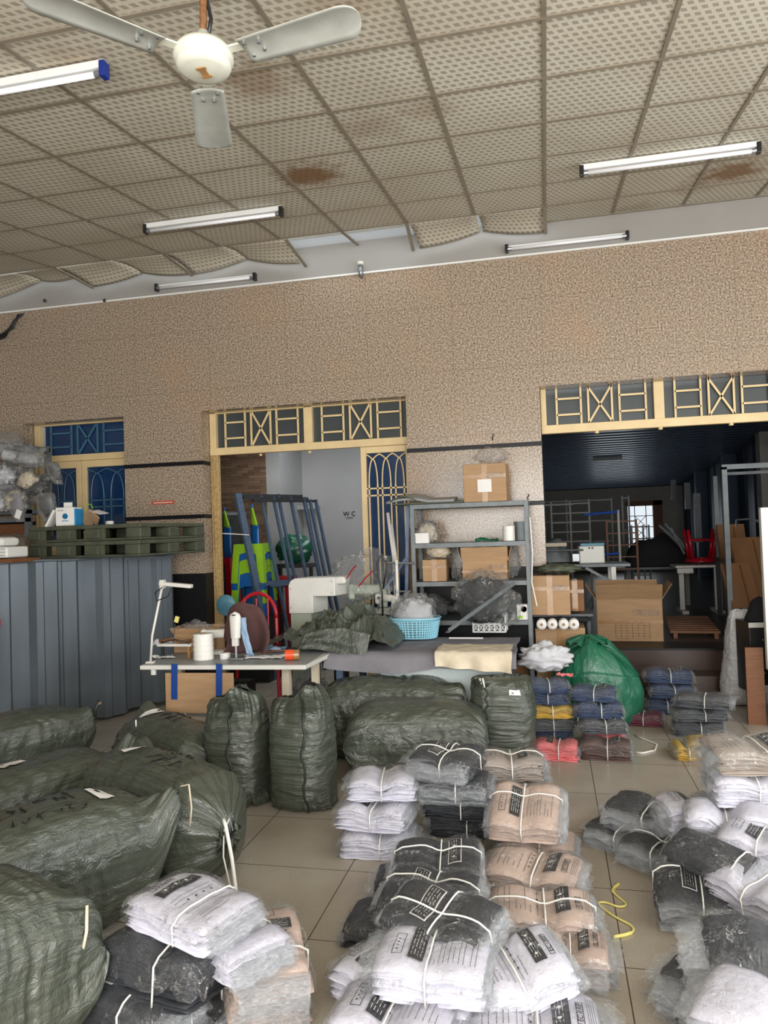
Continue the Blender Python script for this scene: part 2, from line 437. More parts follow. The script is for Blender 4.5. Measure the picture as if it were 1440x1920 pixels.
LT = [('patterned ceiling board sagging far left, its corner at the picture edge', [(-75, 528), (30, 512), (78, 527), (-45, 572)]),
 ('darker ceiling board tilted inwards beside the far left sagging board', [(32, 512), (100, 501), (138, 522), (80, 527)]),
 ('sagging ceiling board with the lowest hanging corner, left of the short wall tube light', [(104, 502), (209, 488), (267, 513), (173, 538)]),
 ('curled ceiling board directly above the left end of the wall tube light', [(211, 488), (306, 475), (360, 515), (268, 512)]),
 ('sagging ceiling board above the right end of the left wall tube light', [(308, 475), (417, 461), (463, 487), (363, 515)]),
 ('sagging ceiling board left of the open gap in the ceiling', [(419, 461), (534, 448), (562, 494), (465, 487)]),
 ('tilted ceiling board hanging right of the open gap', [(768, 419), (893, 403), (899, 436), (787, 466)]),
 ('bowed ceiling board with rounded lower edge beside the in-place row', [(897, 403), (1018, 386), (1020, 437), (906, 434)])]
for k, (lb, cs) in enumerate(LT): loose_tile(lb, cs, k)
RUN = [('left end of the gap', (536, 448), (574, 500)), ('middle of the gap', (640, 433), (671, 459)), ('right end of the gap', (762, 417), (775, 470)), ('left of the lowest hanging board', (100, 500), (175, 540)), ('beside the curled board over the wall tube', (306, 475), (361, 517)), ('right of the bowed board', (1021, 385), (1023, 438))]
for nm, a, b in RUN:
    A = ac(*a); B = ay(*b, 6.9); o = A.copy()
    tag(MB().bar(Vector(), B-A, .03, .014).build('grid_runner', 'grid_metal', loc=o), 'loose metal ceiling runner hanging down, '+nm, 'ceiling runner', 'hanging runners of the ceiling grid')
# pipe in the roof void seen through the gap
tag(MB().tube([(-2.9, 6.86, 4.52), (-1.0, 6.86, 4.52)], .05, 12).build('roof_pipe', 'white_plastic'), 'pale pipe in the roof void seen through the ceiling gap', 'pipe')

# ---------------- tube lights ----------------
def tube_light(label, A, B, vert=False, cap2='dark_plastic'):
    A, B = Vector(A), Vector(B); L = (B-A).length; d = (B-A).normalized()
    t = thing('tube_light', label, 'ceiling light', (A+B)/2, (0, 0, math.atan2(d.y, d.x)), 'tube lights on ceiling and upper wall')
    n = Vector((0, -1, 0)) if vert else Vector((0, 0, -1))
    o = Vector((0, -.02, -.012)) if vert else Vector((0, 0, 0))
    MB().box(Vector((0, 0, 0)), (L, .035 if vert else .05, .04)).build('batten', 'white_enamel', t, bevel=.006)
    c = Vector((0, -.04, -.022)) if vert else Vector((0, -.012, -.045))
    MB().tube([c-Vector((L/2-.05, 0, 0)), c+Vector((L/2-.05, 0, 0))], .0145, 12).build('tube', 'tube_glass', t, smooth=True)
    for s_ in (-1, 1):
        cap = MB().box(Vector((s_*(L/2-.01), 0, 0))+c*.6, (.03, .05, .075)).build('end_cap', cap2 if s_ > 0 else 'dark_plastic', t, bevel=.004)
        MB().tube([c+Vector((s_*(L/2-.055), 0, 0)), c+Vector((s_*(L/2-.02), 0, 0))], .016, 10).build('lamp_holder', 'steel', cap)
    return t
def tl(label, a, b):
    A, B = ac(*a, .03), ac(*b, .03); y = (A.y+B.y)/2; A.y = B.y = y; A.z = B.z = cz(y)-.035; tube_light(label, A, B)
A = ac(200, 120, .03); tube_light('tube light cut by the left picture edge, beside the fan', (A.x-1.2, A.y, cz(A.y)-.035), (A.x, A.y, cz(A.y)-.035), cap2='blue_cap')
tl('tube light on the ceiling below the fan, left half', (272, 424), (530, 390)); tl('long tube light on the ceiling at upper right', (1087, 318), (1427, 266))
for lb, a, b in (('short-looking tube light on the grey band above the granite, left', (293, 538), (480, 517)), ('tube light on the grey band above the granite, right', (948, 465), (1178, 439))):
    A, B = ay(*a, 6.96), ay(*b, 6.96); A.y = B.y = 6.975; A.z = B.z = (A.z+B.z)/2; tube_light(lb, A, B, True)
# small fittings on the band
for p, lb in (((85, 564), 'left'), ((197, 564), 'right')):
    q = ay(*p, 6.99); tag(MB().lathe([(.012, 0), (.014, -.02), (.02, -.022), (.012, -.03)], (0, 0, 0), 10, 'y').build('wall_hook', 'steel_dark', loc=(q.x, 7.0, q.z)), 'tiny dark wall hook on the grey band, %s one of the pair' % lb, 'hook')
q = ay(676, 505, 6.95); t = thing('bulb_holder', 'white lamp holder on a bracket above the granite wall', 'lamp holder', (q.x, 7.0, q.z))
MB().b2((-.015, -.03, -.07), (.015, 0, .03)).build('bracket', 'steel', t); MB().lathe([(.025, .04), (.034, .05), (.034, .07), (.02, .075)], (0, -.05, 0), 14).build('cap', 'fan_cream', t); MB().lathe([(.018, -.07), (.022, -.02), (.02, .04)], (0, -.05, 0), 14).build('socket', 'steel', t, smooth=True)
# dark cable bundle at far left below the band
q = ay(20, 605, 6.93); t = thing('cable_bundle', 'dark looped cables on the wall at the far left edge', 'cable', (q.x, 6.96, q.z))
for k in range(4):
    MB().tube([Vector((.13-.02*k, 0, .09)), Vector((.02, -.01*k, .03-.03*k)), Vector((-.1-.04*k, 0, -.14)), Vector((-.6, 0, -.25-.03*k))], .011, 6).build('cable', 'dark_plastic', t, smooth=True)
# red strip sign
a, b = ay(287, 943, 7), ay(326, 943, 7); t = thing('wall_sign', 'small red strip sign with pale lettering on the granite pier', 'sign', ((a.x+b.x)/2, 6.995, a.z))
MB().b2((-.12, -.006, -.017), (.12, .004, .017)).build('sign_plate', 'red_sign', t)
m = MB(); rr = random.Random(2); x = -.105
while x < .1:
    l_ = rr.uniform(.006, .014); m.b2((x, -.008, -.008), (x+l_, -.006, .006)); x += l_+.004
m.build('lettering', 'cream_cloth', t)
# bent wires on the pier
for p, lb in (((924, 820), 'upper bent wire stub above the dark band'), ((990, 932), 'lower bent wire stub near the shelf top')):
    q = ay(*p, 7); tag(MB().tube([(0, 0, -.03), (-.004, -.03, 0), (.012, -.04, .012), (0, -.045, .03)], .005, 6).build('wire_stub', 'steel_dark', loc=(q.x, 7.0, q.z)), lb, 'wire')

# ---------------- ceiling fan ----------------
fc = az(382, 112, 3.3)
fan = thing('ceiling_fan', 'three-blade cream ceiling fan hanging from a rusty rod', 'ceiling fan', (fc.x, fc.y, 3.3))
MB().lathe([(.0, -.045), (.07, -.043), (.092, -.034), (.098, -.02), (.095, -.008)], n=40).build('motor_cover', 'fan_cream', fan, smooth=True)
MB().lathe([(.098, -.012), (.106, 0), (.106, .018), (.09, .04), (.03, .055), (.02, .1)], n=40).build('motor_body', 'fan_cream', fan, smooth=True)
h_ = MB().b2((-.012, -.028, -.049), (.012, .028, -.045)); h_.b2((-.018, -.03, -.0495), (.018, -.018, -.0455)); h_.b2((-.018, .018, -.0495), (.018, .03, -.0455)); h_.build('badge', 'box_tape', fan)
MB().tube([(0, 0, .07), (.004, 0, .2), (0, .004, .35), (0, 0, cz(fc.y)-3.3)], .013, 10).build('rod', 'brown_rust', fan, smooth=True)
MB().tube([(.02, 0, .08), (.028, .01, .15), (.014, .01, .22), (.03, -.01, .3), (.015, 0, .42), (.02, 0, .5)], .007, 6).build('wire', 'dark_plastic', fan, smooth=True)
MB().lathe([(.015, cz(fc.y)-3.3-.09), (.05, cz(fc.y)-3.3-.05), (.06, cz(fc.y)-3.3)], n=20).build('canopy', 'fan_cream', fan, smooth=True)
for ang in (-8.5, 111.5, 231.5):
    a = math.radians(ang); Rz = Matrix.Rotation(a, 3, 'Z')
    m = MB()
    def bl(u, v, zz):
        x = .165+.435*u; w_ = (.060+.018*u)*(1 if u < .86 else math.sqrt(max(0, 1-((u-.86)/.14)**2))*.999+.001)
        yy = (v-.5)*2*w_; return Rz @ Vector((x, yy, -.004+.05*yy/.07*-.12-.015*(yy/.07)**2+zz))
    m.grid(lambda u, v: bl(1-(1-u)**1.7, v, 0), 40, 8); n0 = len(m.v)
    b_ = m.build('blade', 'fan_blade', fan, smooth=True, solid=.003)
    MB().bar(Rz @ Vector((.08, 0, .012)), Rz @ Vector((.2, 0, .006)), .035, .006).build('blade_iron', 'fan_cream', fan)
    for xx, yy in ((.185, -.035), (.185, .035), (.235, -.02), (.235, .02)):
        MB().lathe([(.006, -.014), (.006, 0)], Rz @ Vector((xx, yy, -.002)), 8).build('screw', 'steel', b_)

# ---------------- door and window frames, grilles ----------------
def hxh(m, x0, x1, z0, z1, y, r=.009):
    """one transom panel: ladder, cross, ladder"""
    w_ = x1-x0
    def X(t): return x0+w_*t
    for a, b in ((.10, .33), (.69, .93)):
        for t in (a, b): m.bar((X(t), y, z0), (X(t), y, z1), 2*r)
        for zz in (.27, .71): m.bar((X(a), y, z0+(z1-z0)*zz), (X(b), y, z0+(z1-z0)*zz), 2*r)
    for t in (.40, .62): m.bar((X(t), y, z0), (X(t), y, z1), 2*r)
    m.bar((X(.40), y, z0), (X(.62), y, z1), 2*r); m.bar((X(.40), y, z1), (X(.62), y, z0), 2*r)
def arches(m, x0, x1, z0, zt, y, n=3, r=.008, rails=True):
    """pointed arches over paired bars"""
    w_ = (x1-x0)/n
    zs = zt-.30
    for k in range(n):
        a, b = x0+w_*(k+.18), x0+w_*(k+.82); c = (a+b)/2
        for xx, s_ in ((a, 1), (b, -1)):
            m.bar((xx, y, z0), (xx, y, zs), 2*r)
            pts = [Vector((c-s_*(b-a)*.5*math.cos(t), y, zs+.27*math.sin(t))) for t in [PI/2*i/8 for i in range(9)]]
            pts = [Vector((xx+(c-xx)*(1-math.cos(t))/(1), y, zs+.25*math.sin(t))) for t in [PI/2*i/8 for i in range(9)]]
            m.tube(pts, r, 6, False)
            e = x0+w_*(k if s_ > 0 else k+1)
            m.tube([Vector((c, y, zt-.05)), Vector(((c+e)/2, y, zt-.02)), Vector((e, y, zt+.0))][::1], r, 6, False)
    if rails:
        for zz in (zt-.34, zt-.41): m.bar((x0, y, zz), (x1, y, zz), 2*r)
ZT, ZB = LINT, 2.50
# left window
y = W1
wn = thing('window_1', None, None, (0, 0, 0)); struct(wn)
x0, x1 = -5.50, -4.31
m = MB().b2((x0, y-.03, 1.45), (x0+.07, y+.03, ZT)); m.b2((x1-.02, y-.03, 1.45), (x1, y+.03, ZT)); m.b2((x0+.07, y-.03, ZB-.02), (x1-.02, y+.03, ZB+.05)); m.b2((x0+.07, y-.03, ZT-.015), (x1-.02, y+.03, ZT)); m.b2((x0+.07, y-.03, 1.45), (x1-.02, y+.03, 1.5))
m.build('window_frame', 'cream_paint', wn, bevel=.004)
MB().b2((x0+.07, y+.03, ZB+.05), (x1, y+.038, ZT)).build('pane', 'blue_glass', wn)
m = MB(); hxh(m, x0+.07, x1-.02, ZB+.05, ZT, y+.015); m.build('transom_grille', 'grille_blue', wn)
xm = (x0+x1)/2-.01
for a, b in ((x0+.07, xm-.003), (xm+.003, x1-.01)):
    s_ = MB().b2((a, y-.05, 1.5), (a+.06, y-.01, ZB-.025)); s_.b2((b-.06, y-.05, 1.5), (b, y-.01, ZB-.025)); s_.b2((a+.06, y-.05, ZB-.1), (b-.06, y-.01, ZB-.025)); s_.b2((a+.06, y-.05, 1.5), (b-.06, y-.01, 1.56))
    s_ = s_.build('casement', 'cream_paint', wn, bevel=.004)
    MB().b2((a+.06, y-.02, 1.56), (b-.06, y-.015, ZB-.1)).build('pane', 'blue_glass', s_)
    m = MB(); arches(m, a+.06, b-.06, 1.56, ZB-.12, y-.03, 2, .006); m.build('grille', 'grille_blue', s_)
struct(MB().b2((-6, W1+.06, 1.3), (-4.2, W1+.12, 3)).build('wall_behind_window', 'inner_blue'))
# middle door
dn = thing('door_2', None, None, (0, 0, 0)); struct(dn)
x0, x1 = wx['ML']+.004, wx['MR']-.004
m = MB().b2((x0, y-.03, ZB-.05), (x0+.07, y+.03, ZT)); m.b2((x1-.03, y-.03, ZB-.05), (x1, y+.03, ZT)); m.b2((x0, y-.035, ZB-.05), (x1, y+.03, ZB+.025)); m.b2((x0, y-.03, ZT-.012), (x1, y+.03, ZT))
xm = (x0+x1)/2-.03
m.b2((xm, y-.03, ZB), (xm+.09, y+.03, ZT)); m.build('transom_frame', 'cream_paint', dn, bevel=.004)
MB().b2((x0+.05, y+.03, ZB), (x1-.02, y+.036, ZT)).build('pane', 'dark_glass', dn)
for a, b in ((x0+.07, xm), (xm+.09, x1-.02)):
    m = MB(); hxh(m, a, b, ZB+.02, ZT, y); m.build('transom_grille', 'cream_paint', dn)
for xx in (x0+.55, xm+.05): MB().lathe([(.015, -.02), (.015, .0)], (xx, y-.01, ZB-.06), 10).build('stopper', 'cream_paint', dn)
m = MB().b2((x0, y-.03, .0), (x0+.085, y+.03, ZB-.05)); m.b2((x0+.03,y-.04,.02),(x0+.05,y-.03,ZB-.06)); m.build('jamb', 'cream_rust', dn, bevel=.004)
a, b = x1-.50, x1
m = MB().b2((a, y-.045, .02), (a+.055, y+.0, ZB-.055)); m.b2((b-.045, y-.045, .02), (b, y, ZB-.055)); m.b2((a+.055, y-.045, ZB-.12), (b-.045, y, ZB-.055)); m.b2((a+.055, y-.045, .02), (b-.045, y, .7))
lf = m.build('closed_leaf', 'cream_paint', dn, bevel=.004)
MB().b2((a+.05, y-.01, .7), (b-.04, y-.004, ZB-.12)).build('pane', 'blue_glass', lf)
m = MB(); arches(m, a+.055, b-.045, .7, ZB-.13, y-.035, 3, .0075); m.build('grille', 'cream_paint', lf)
# right transom
tn = thing('door_3', None, None, (0, 0, 0)); struct(tn)
x0, x1 = wx['RL']+.004, 3.6
m = MB().b2((x0, y-.03, ZB-.02), (x0+.05, y+.03, ZT)); m.b2((x0, y-.035, ZB-.03), (x1, y+.03, ZB+.05))
u0 = ay(1236, 780, y).x-.045
m.b2((u0, y-.03, ZB), (u0+.09, y+.03, ZT)); m.b2((2*u0+.09-x0, y-.03, ZB), (2*u0+.18-x0, y+.03, ZT)); m.build('transom_frame', 'cream_paint', tn, bevel=.004)
MB().b2((x0, y+.03, ZB), (x1, y+.036, ZT)).build('pane', 'dark_glass', tn)
w_ = u0-x0-.05
for a in (x0+.05, u0+.09, 2*u0+.18-x0):
    m = MB(); hxh(m, a, a+w_, ZB+.05, ZT, y); m.build('transom_grille', 'cream_paint', tn)
for xx in (x0+.5, u0+.05, u0+.65): MB().lathe([(.02, -.02), (.02, .0)], (xx, y-.01, ZB-.03), 10).build('stopper', 'cream_paint', tn)

# ---------------- wash room behind the middle door ----------------
def lbox(name, mat, lo, hi): return struct(MB().b2(lo, hi).build(name, mat))
bx1 = ay(525, 900, 9.0).x; wy = 9.88
lbox('wall_back_left', 'white_wall', (-5.4, 9.0, 0), (bx1, wy, 3.6))
p0, p1 = ay(498, 856, 9.0), ay(408, 858, 9.0)
lbox('trim_5', 'stone', (p1.x-.1, 8.985, 1.0), (p0.x, 9.001, 2.66))
lbox('wall_back_right', 'white_wall', (bx1, wy, 0), (-.1, wy+.1, 3.6))
lbox('wall_room_left', 'white_wall', (-5.5, 7.22, 0), (-5.4, 9.0, 3.6))
m = MB().b2((-5.5, 7.22, 3.55), (-3.0, wy, 3.6)); m.b2((-1.4, 7.22, 3.55), (-.1, wy, 3.6)); m.b2((-3.0, 8.85, 3.55), (-1.4, wy, 3.6)); m.b2((-3, 7.22, 3.55), (-1.4, 7.95, 3.6))
struct(m.build('ceiling_back_room', 'white_wall'))
lbox('floor_back_room', 'floor', (-5.4, 7.25, -.1), (-.1, wy, 0.0))
lbox('wall_partition', 'white_wall', (-.28, 7.22, 0), (-.1, 22.0, 3.6))
q = ay(655, 965, wy-.01)
t = thing('restroom_sign', 'W C lettering with a small line below on the grey back wall', 'sign', (q.x, wy-.012, q.z))
def text_mesh(txt, size, mat, parent, loc, rot, name='lettering', bold=0):
    cu = bpy.data.curves.new('t', 'FONT'); cu.body = txt; cu.size = size; cu.align_x = 'CENTER'; cu.align_y = 'CENTER'; cu.offset = bold; cu.resolution_u = 2
    o = bpy.data.objects.new('t', cu); COL.objects.link(o)
    dg = bpy.context.evaluated_depsgraph_get(); me = bpy.data.meshes.new_from_object(o.evaluated_get(dg)); bpy.data.objects.remove(o)
    ob = bpy.data.objects.new(name, me); COL.objects.link(ob); me.materials.clear(); me.materials.append(M[mat]); ob.parent = parent; ob.location = loc; ob.rotation_euler = rot
    return ob
text_mesh('W C', .085, 'black_ink', t, (0, 0, .01), (PI/2, 0, 0), bold=.001)
MB().b2((-.05, -.002, -.045), (.05, .0, -.037)).build('underline', 'black_ink', t)
lbox('trim_6', 'white_wall', (bx1-.0, wy-.25, 1.94), (bx1+.25, wy, 1.99))

# ---------------- store room behind the right opening ----------------
YE = 20.0; SX0, SX1 = -.1, 3.3
lbox('floor_step_lower', 'step_brown', (SX0, 7.25, 0), (SX1, 7.6, .2))
lbox('floor_step_upper', 'step_brown', (SX0, 7.56, 0), (SX1, 7.9, .385))
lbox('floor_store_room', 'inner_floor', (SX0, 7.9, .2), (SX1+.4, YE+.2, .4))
lbox('trim_7', 'dark_granite', (SX0, 7.54, .385), (SX1, 7.95, .405))
wa, wb = ay(1176, 949, YE), ay(1227, 1009, YE)
m = MB().b2((SX0, YE, .4), (wa.x, YE+.15, 3.6)); m.b2((wb.x, YE, .4), (SX1+.3, YE+.15, 3.6)); m.b2((wa.x, YE, wa.z), (wb.x, YE+.15, 3.6)); m.b2((wa.x, YE, .4), (wb.x, YE+.15, wb.z-.35))
struct(m.build('wall_store_end', 'inner_wall'))
t = thing('window_2', None, None); struct(t)
MB().b2((wa.x, YE+.1, wb.z-.35), (wb.x, YE+.11, wa.z)).build('pane', 'bright_pane_lit', t) if False else None
m = MB()
for k in (0, .28, .72, 1): m.bar((wa.x+(wb.x-wa.x)*k, YE+.02, wb.z-.35), (wa.x+(wb.x-wa.x)*k, YE+.02, wa.z), .018)
hh = wa.z-wb.z+.35
for k in (0, .22, .46, .7, .9, 1): m.bar((wa.x, YE+.02, wa.z-hh*k), (wb.x, YE+.02, wa.z-hh*k), .018)
for k in (.22, .46):
    a, b = wa.x+(wb.x-wa.x)*.28, wa.x+(wb.x-wa.x)*.72
    m.bar((a, YE+.02, wa.z-hh*k), (b, YE+.02, wa.z-hh*(k+.24)), .014); m.bar((b, YE+.02, wa.z-hh*k), (a, YE+.02, wa.z-hh*(k+.24)), .014)
m.build('grille', 'steel_dark', t)
m = MB().b2((wb.x, YE-.03, .5), (wb.x+.22, YE, wa.z+.12)); m.b2((wa.x-.05, YE-.03, wa.z), (wb.x+.22, YE, wa.z+.12)); m.build('window_frame', 'wood_brown', t)
# right wall: blue metal cladding with pilasters
m = MB(); yy = 7.3
while yy < YE:
    m.b2((SX1, yy, .2), (SX1+.05, yy+.42, 3.6)); m.b2((SX1+.04, yy+.42, .2), (SX1+.09, yy+.6, 3.6)); yy += .6
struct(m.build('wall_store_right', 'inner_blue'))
for k, yy in enumerate((9.6, 12.0, 14.4, 17.0)):
    lbox('trim_%d' % (8+k), 'inner_wall' if k == 1 else 'inner_blue', (SX1-.22, yy, .4), (SX1, yy+.22, 2.9))
# corrugated roof sloping down to the back
m = MB(); yy = 7.24
def rz(y): return 3.15-(y-7.2)*(3.15-2.56)/(YE-7.2)
while yy < YE:
    m.bar((SX0, yy+.1, rz(yy+.1)), (SX1+.3, yy+.1, rz(yy+.1)), .12, .06); m.bar((SX0, yy+.22, rz(yy)+.045), (SX1+.3, yy+.22, rz(yy)+.045), .16, .01); yy += .24
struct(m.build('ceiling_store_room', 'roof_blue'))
lbox('wall_store_gable', 'inner_wall', (SX0, 7.22, 3.2), (SX1+.3, 7.3, 3.7))
for k, (px, py) in enumerate(((1148, 850), (1140, 877), (1185, 838))):
    Y = (10.5, 14, 9)[k]; q = ay(px, py, Y); z = rz(Y)-.05
    tag(MB().b2((-.25, -.03, -.03), (.25, .03, .03)).build('store_lamp', 'steel_dark', loc=(q.x, Y, z)), ('unlit tube light under the dark roof, above the metal racks', 'unlit tube light further back under the dark roof', 'unlit tube light under the front of the dark roof')[k], 'ceiling light', 'unlit lamps of the store room')
lp = thing('hanging_bulb', 'dark dome bulb hanging under the store room roof', 'lamp', (ay(1143, 853, 10.1).x, 10.1, rz(10.1)-.02))
MB().lathe([(.01, 0), (.01, -.05), (.06, -.07), (.07, -.12), (.03, -.17)], n=14).build('bulb', 'dark_plastic', lp, smooth=True)
# grey portal frame in the opening and its thinner twin
t = thing('steel_portal', 'grey steel portal frame standing inside the opening at right', 'frame', (1.75, 8.3, .4))
a = ay(1357, 876, 8.3); X = a.x-1.75
MB().bar((X, 0, 0), (X, 0, a.z-.4), .05, .05).build('post', 'shelf_grey', t); MB().bar((X-.025, 0, a.z-.4), (X+1.2, 0, a.z-.4), .05, .05).build('beam', 'shelf_grey', t); MB().bar((X+1.2, 0, 0), (X+1.2, 0, a.z-.4), .05, .05).build('post', 'shelf_grey', t)
MB().bar((X, 0, a.z-.47), (X+1.2, 0, a.z-.47), .03, .03).build('rail', 'steel_dark', t)
a = ay(1340, 893, 10.3); t = thing('steel_post', 'thin grey steel post behind the portal frame', 'post', (a.x, 10.3, .4)); MB().bar((0, 0, 0), (0, 0, a.z-.4), .05).build('shaft', 'shelf_grey', t); MB().b2((-.06, -.06, 0), (.06, .06, .01)).build('foot', 'shelf_grey', t)

def P3(px, py, Y): return ay(px, py, Y)
# inner work table with pipe stand and overlock machine
Y = 8.6; A_, B_ = ay(1004, 1060, Y), ay(1170, 1060, Y); zt = A_.z
t = thing('work_table', 'dark grey work table behind the cartons in the store room', 'table', ((A_.x+B_.x)/2+.07, Y+.3, .4)); hw = (B_.x-A_.x)/2; ht = zt-.4
MB().b2((-hw, -.3, ht-.035), (hw, .3, ht)).build('table_top', 'shelf_grey', t, bevel=.004)
for sx in (-1, 1):
    for sy in (-1, 1): MB().b2((sx*(hw-.18)-.025, sy*.25-.025, 0), (sx*(hw-.18)+.025, sy*.25+.025, ht-.035)).build('leg', 'shelf_grey' if sx < 0 else 'machine_white', t)
MB().bar((0, -.28, ht-.04), (.38, -.28, ht-.27), .03).build('brace', 'shelf_grey', t)
def pipe_stand(px0, px1, pyb, Y, label, ladder=False):
    a, b = ay(px0, pyb, Y), ay(px1, pyb, Y); w_ = b.x-a.x
    t = thing('pipe_stand', label, 'stand', (a.x, Y, a.z))
    return t, w_
t, w_ = pipe_stand(1023, 1075, 1056, 8.7, 'silver pipe stand with a top arm, left end of the store room table')
MB().tube([(0, 0, 0), (0, 0, .68)], .013, 8).build('pole', 'steel', t)
MB().tube([(0, 0, .66), (.33, 0, .66)], .013, 8).build('arm', 'steel', t)
MB().tube([(0, 0, .14), (.42, 0, .14)], .012, 8).build('arm', 'steel', t)
for z in (.14, .4, .66): MB().lathe([(.02, -.02), (.02, .02)], (0, 0, z), 10).build('clamp', 'steel', t)
q = ay(1092, 1057, 8.75)
t = thing('overlock_machine', 'white overlock machine with blue top on the store room table', 'sewing machine', (q.x+.1, 8.8, zt))
MB().box((0, 0, .1), (.28, .16, .2), (0, 0, .1)).build('body', 'machine_white', t, bevel=.015)
MB().box((.01, 0, .215), (.27, .15, .03), (0, 0, .1)).build('top_cover', 'teal_plastic', t, bevel=.01)
for k in range(4): MB().lathe([(.012, 0), (.012, .025)], (-.09+.035*k, -.085, .175), 10, 'y').build('tension_dial', 'dark_plastic', t)
MB().box((-.17, -.03, .07), (.09, .12, .1)).build('needle_plate', 'steel', t, bevel=.01)
t = thing('covered_machine', 'dark cloth heap over a machine on the store room table', 'cloth', (ay(1040, 1050, 8.85).x, 8.97, zt))
MB().grid(lambda u, v: (.42*(u-.5)*(1+.1*nz(v*4, 1)), .3*(v-.5), .02+.26*math.sin(PI*u)**.7*math.sin(PI*v)**.6*(1+.4*nz(u*5, v*5, 2))), 16, 12).build('cloth', 'shelf_grey', t, smooth=True)
MB().b2((-.1, -.16, .2), (.14, -.1, .24)).build('machine_head', 'cream_cloth', t)
# ladder racks farther back
def rack(px, py, Y, w_, h_, n, label, mat='steel_dark', zb=.4, cols=2, group='dark ladder racks in the store room'):
    q = ay(px, py, Y); t = thing('ladder_rack', label, 'rack', (q.x, Y, zb)); h_ = q.z-zb
    for k in range(cols+1): MB().bar((w_*k/cols, 0, 0), (w_*k/cols, 0, h_), .025).build('upright', mat, t)
    for k in range(n):
        MB().bar((0, 0, h_*(.35+.63*k/(n-1))), (w_, 0, h_*(.35+.63*k/(n-1))), .018).build('rung', mat, t)
    return t
rack(1033, 942, 11.5, .55, 0, 8, 'wide pale ladder rack behind the pipe stand', 'inner_wall')
rack(1020, 938, 13, 1.1, 0, 4, 'wide low rack far behind the ladder racks', cols=3)
rack(1137, 975, 10.5, .38, 0, 6, 'brown ladder rack behind the overlock machine', 'wood_brown', cols=1)
rack(1166, 930, 12.5, .1, 0, 3, 'tall thin double post beside the bright window', cols=1)
rack(1184, 985, 12, .25, 0, 5, 'short barred rack in front of the bright window', cols=3)
t, w_ = pipe_stand(1163, 1170, 1057, 9.0, 'pale pipe stand with blue arms, right end of the store room table')
MB().tube([(0, 0, 0), (0, 0, .62)], .014, 8).build('pole', 'inner_wall', t); 
for z in (.6, .12): MB().tube([(0, 0, z), (-.38, 0, z-.02)], .014, 8).build('arm', 'blue_tape', t)
# upside-down red chair on a white table, dark heap
Y = 10.6; q = ay(1312, 1058, Y)
t = thing('sewing_table', 'white sewing table carrying the red chair', 'table', (q.x-.02, Y, .4)); ht = q.z-.4
MB().b2((-.32, -.25, ht-.03), (.32, .25, ht)).build('table_top', 'machine_white', t, bevel=.004)
for sx in (-1, 1):
    MB().b2((sx*.22-.03, -.03, .0), (sx*.22+.03, .03, ht-.03)).build('leg', 'machine_white', t); MB().b2((sx*.22-.04, -.25, 0), (sx*.22+.04, .25, .04)).build('foot', 'machine_white', t)
MB().box((-.2, -.2, ht-.07), (.2, .08, .07)).build('bracket', 'machine_white', t, bevel=.01)
t = thing('red_chair', 'red plastic chair turned over on the white table', 'chair', (q.x+.02, Y, q.z+.003))
MB().grid(lambda u, v: (.2*math.cos(2*PI*u)*(1-.1*v)+.0, .2*math.sin(2*PI*u)*(1-.1*v), .03+.05*v), 20, 3, closed_u=True).build('seat_rim', 'red_plastic', t, smooth=True, solid=.02)
MB().lathe([(0, .02), (.19, .03), (.19, .05), (0, .045)], n=20, capped=False).build('seat', 'red_plastic', t, smooth=True)
for a in (.7, 2.4, 3.9, 5.5):
    MB().tube([(.17*math.cos(a), .17*math.sin(a), .05), (.24*math.cos(a), .22*math.sin(a), .46)], [.03, .02], 8).build('leg', 'red_plastic', t, smooth=True)
MB().tube([(.22*math.cos(a), .21*math.sin(a), .32) for a in (.7, 2.4, 3.9, 5.5, .7)], .014, 8).build('stretcher', 'red_plastic', t)
q = ay(1225, 1060, 11.5)
t = thing('cutting_table', 'dark work table with a black cloth heap, in front of the bright window', 'table', (q.x+.1, 11.5, .4)); ht = q.z-.4
MB().b2((-.65, -.5, ht-.03), (.9, .3, ht)).build('table_top', 'steel_dark', t)
for sx in (-.45, .35): MB().b2((sx-.03, -.03, 0), (sx+.03, .03, ht-.03)).build('leg', 'inner_wall', t)
o = MB().grid(lambda u, v: (.9*(u-.5), .5*(v-.5), .0+.42*(math.sin(PI*u)*math.sin(PI*v))**.45*(1+.25*nz(u*4, v*4, 5))), 20, 12).build('cloth_heap', 'black_cloth', smooth=True, loc=(q.x+.05, 11.5, q.z+.002)); tag(o, 'black cloth heap on the dark table before the bright window', 'cloth')
for k, (px, py, dx, dz) in enumerate(((1232, 985, .35, -.35), (1240, 982, .3, -.38), (1248, 990, .16, -.36))):
    q2 = ay(px, py, 11.1+.15*k); o = MB().tube([(0, 0, 0), (dx, 0, dz)], .02, 8).build('steel_pipe', 'steel', loc=(q2.x, 10.9, q2.z)); tag(o, ('longest shiny pipe leaning over the black heap', 'middle shiny pipe leaning over the black heap', 'steepest shiny pipe leaning over the black heap')[k], 'pipe', 'slanted pipes over the black heap')
# hanging items at the right back
for k, (px, py, Y, h_) in enumerate(((1288, 905, 15, .5), (1262, 900, 16, .4), (1306, 925, 13, .8))):
    q2 = ay(px, py, Y); o = MB().b2((-.05, -.03, -h_), (.05, .03, 0)).build('wall_conduit', 'steel_dark', loc=(q2.x, Y, q2.z)); tag(o, ('dark conduit box high on the store wall, middle one', 'dark conduit box high on the store wall, farthest', 'dark conduit box on the store wall, nearest and longest')[k], 'conduit')
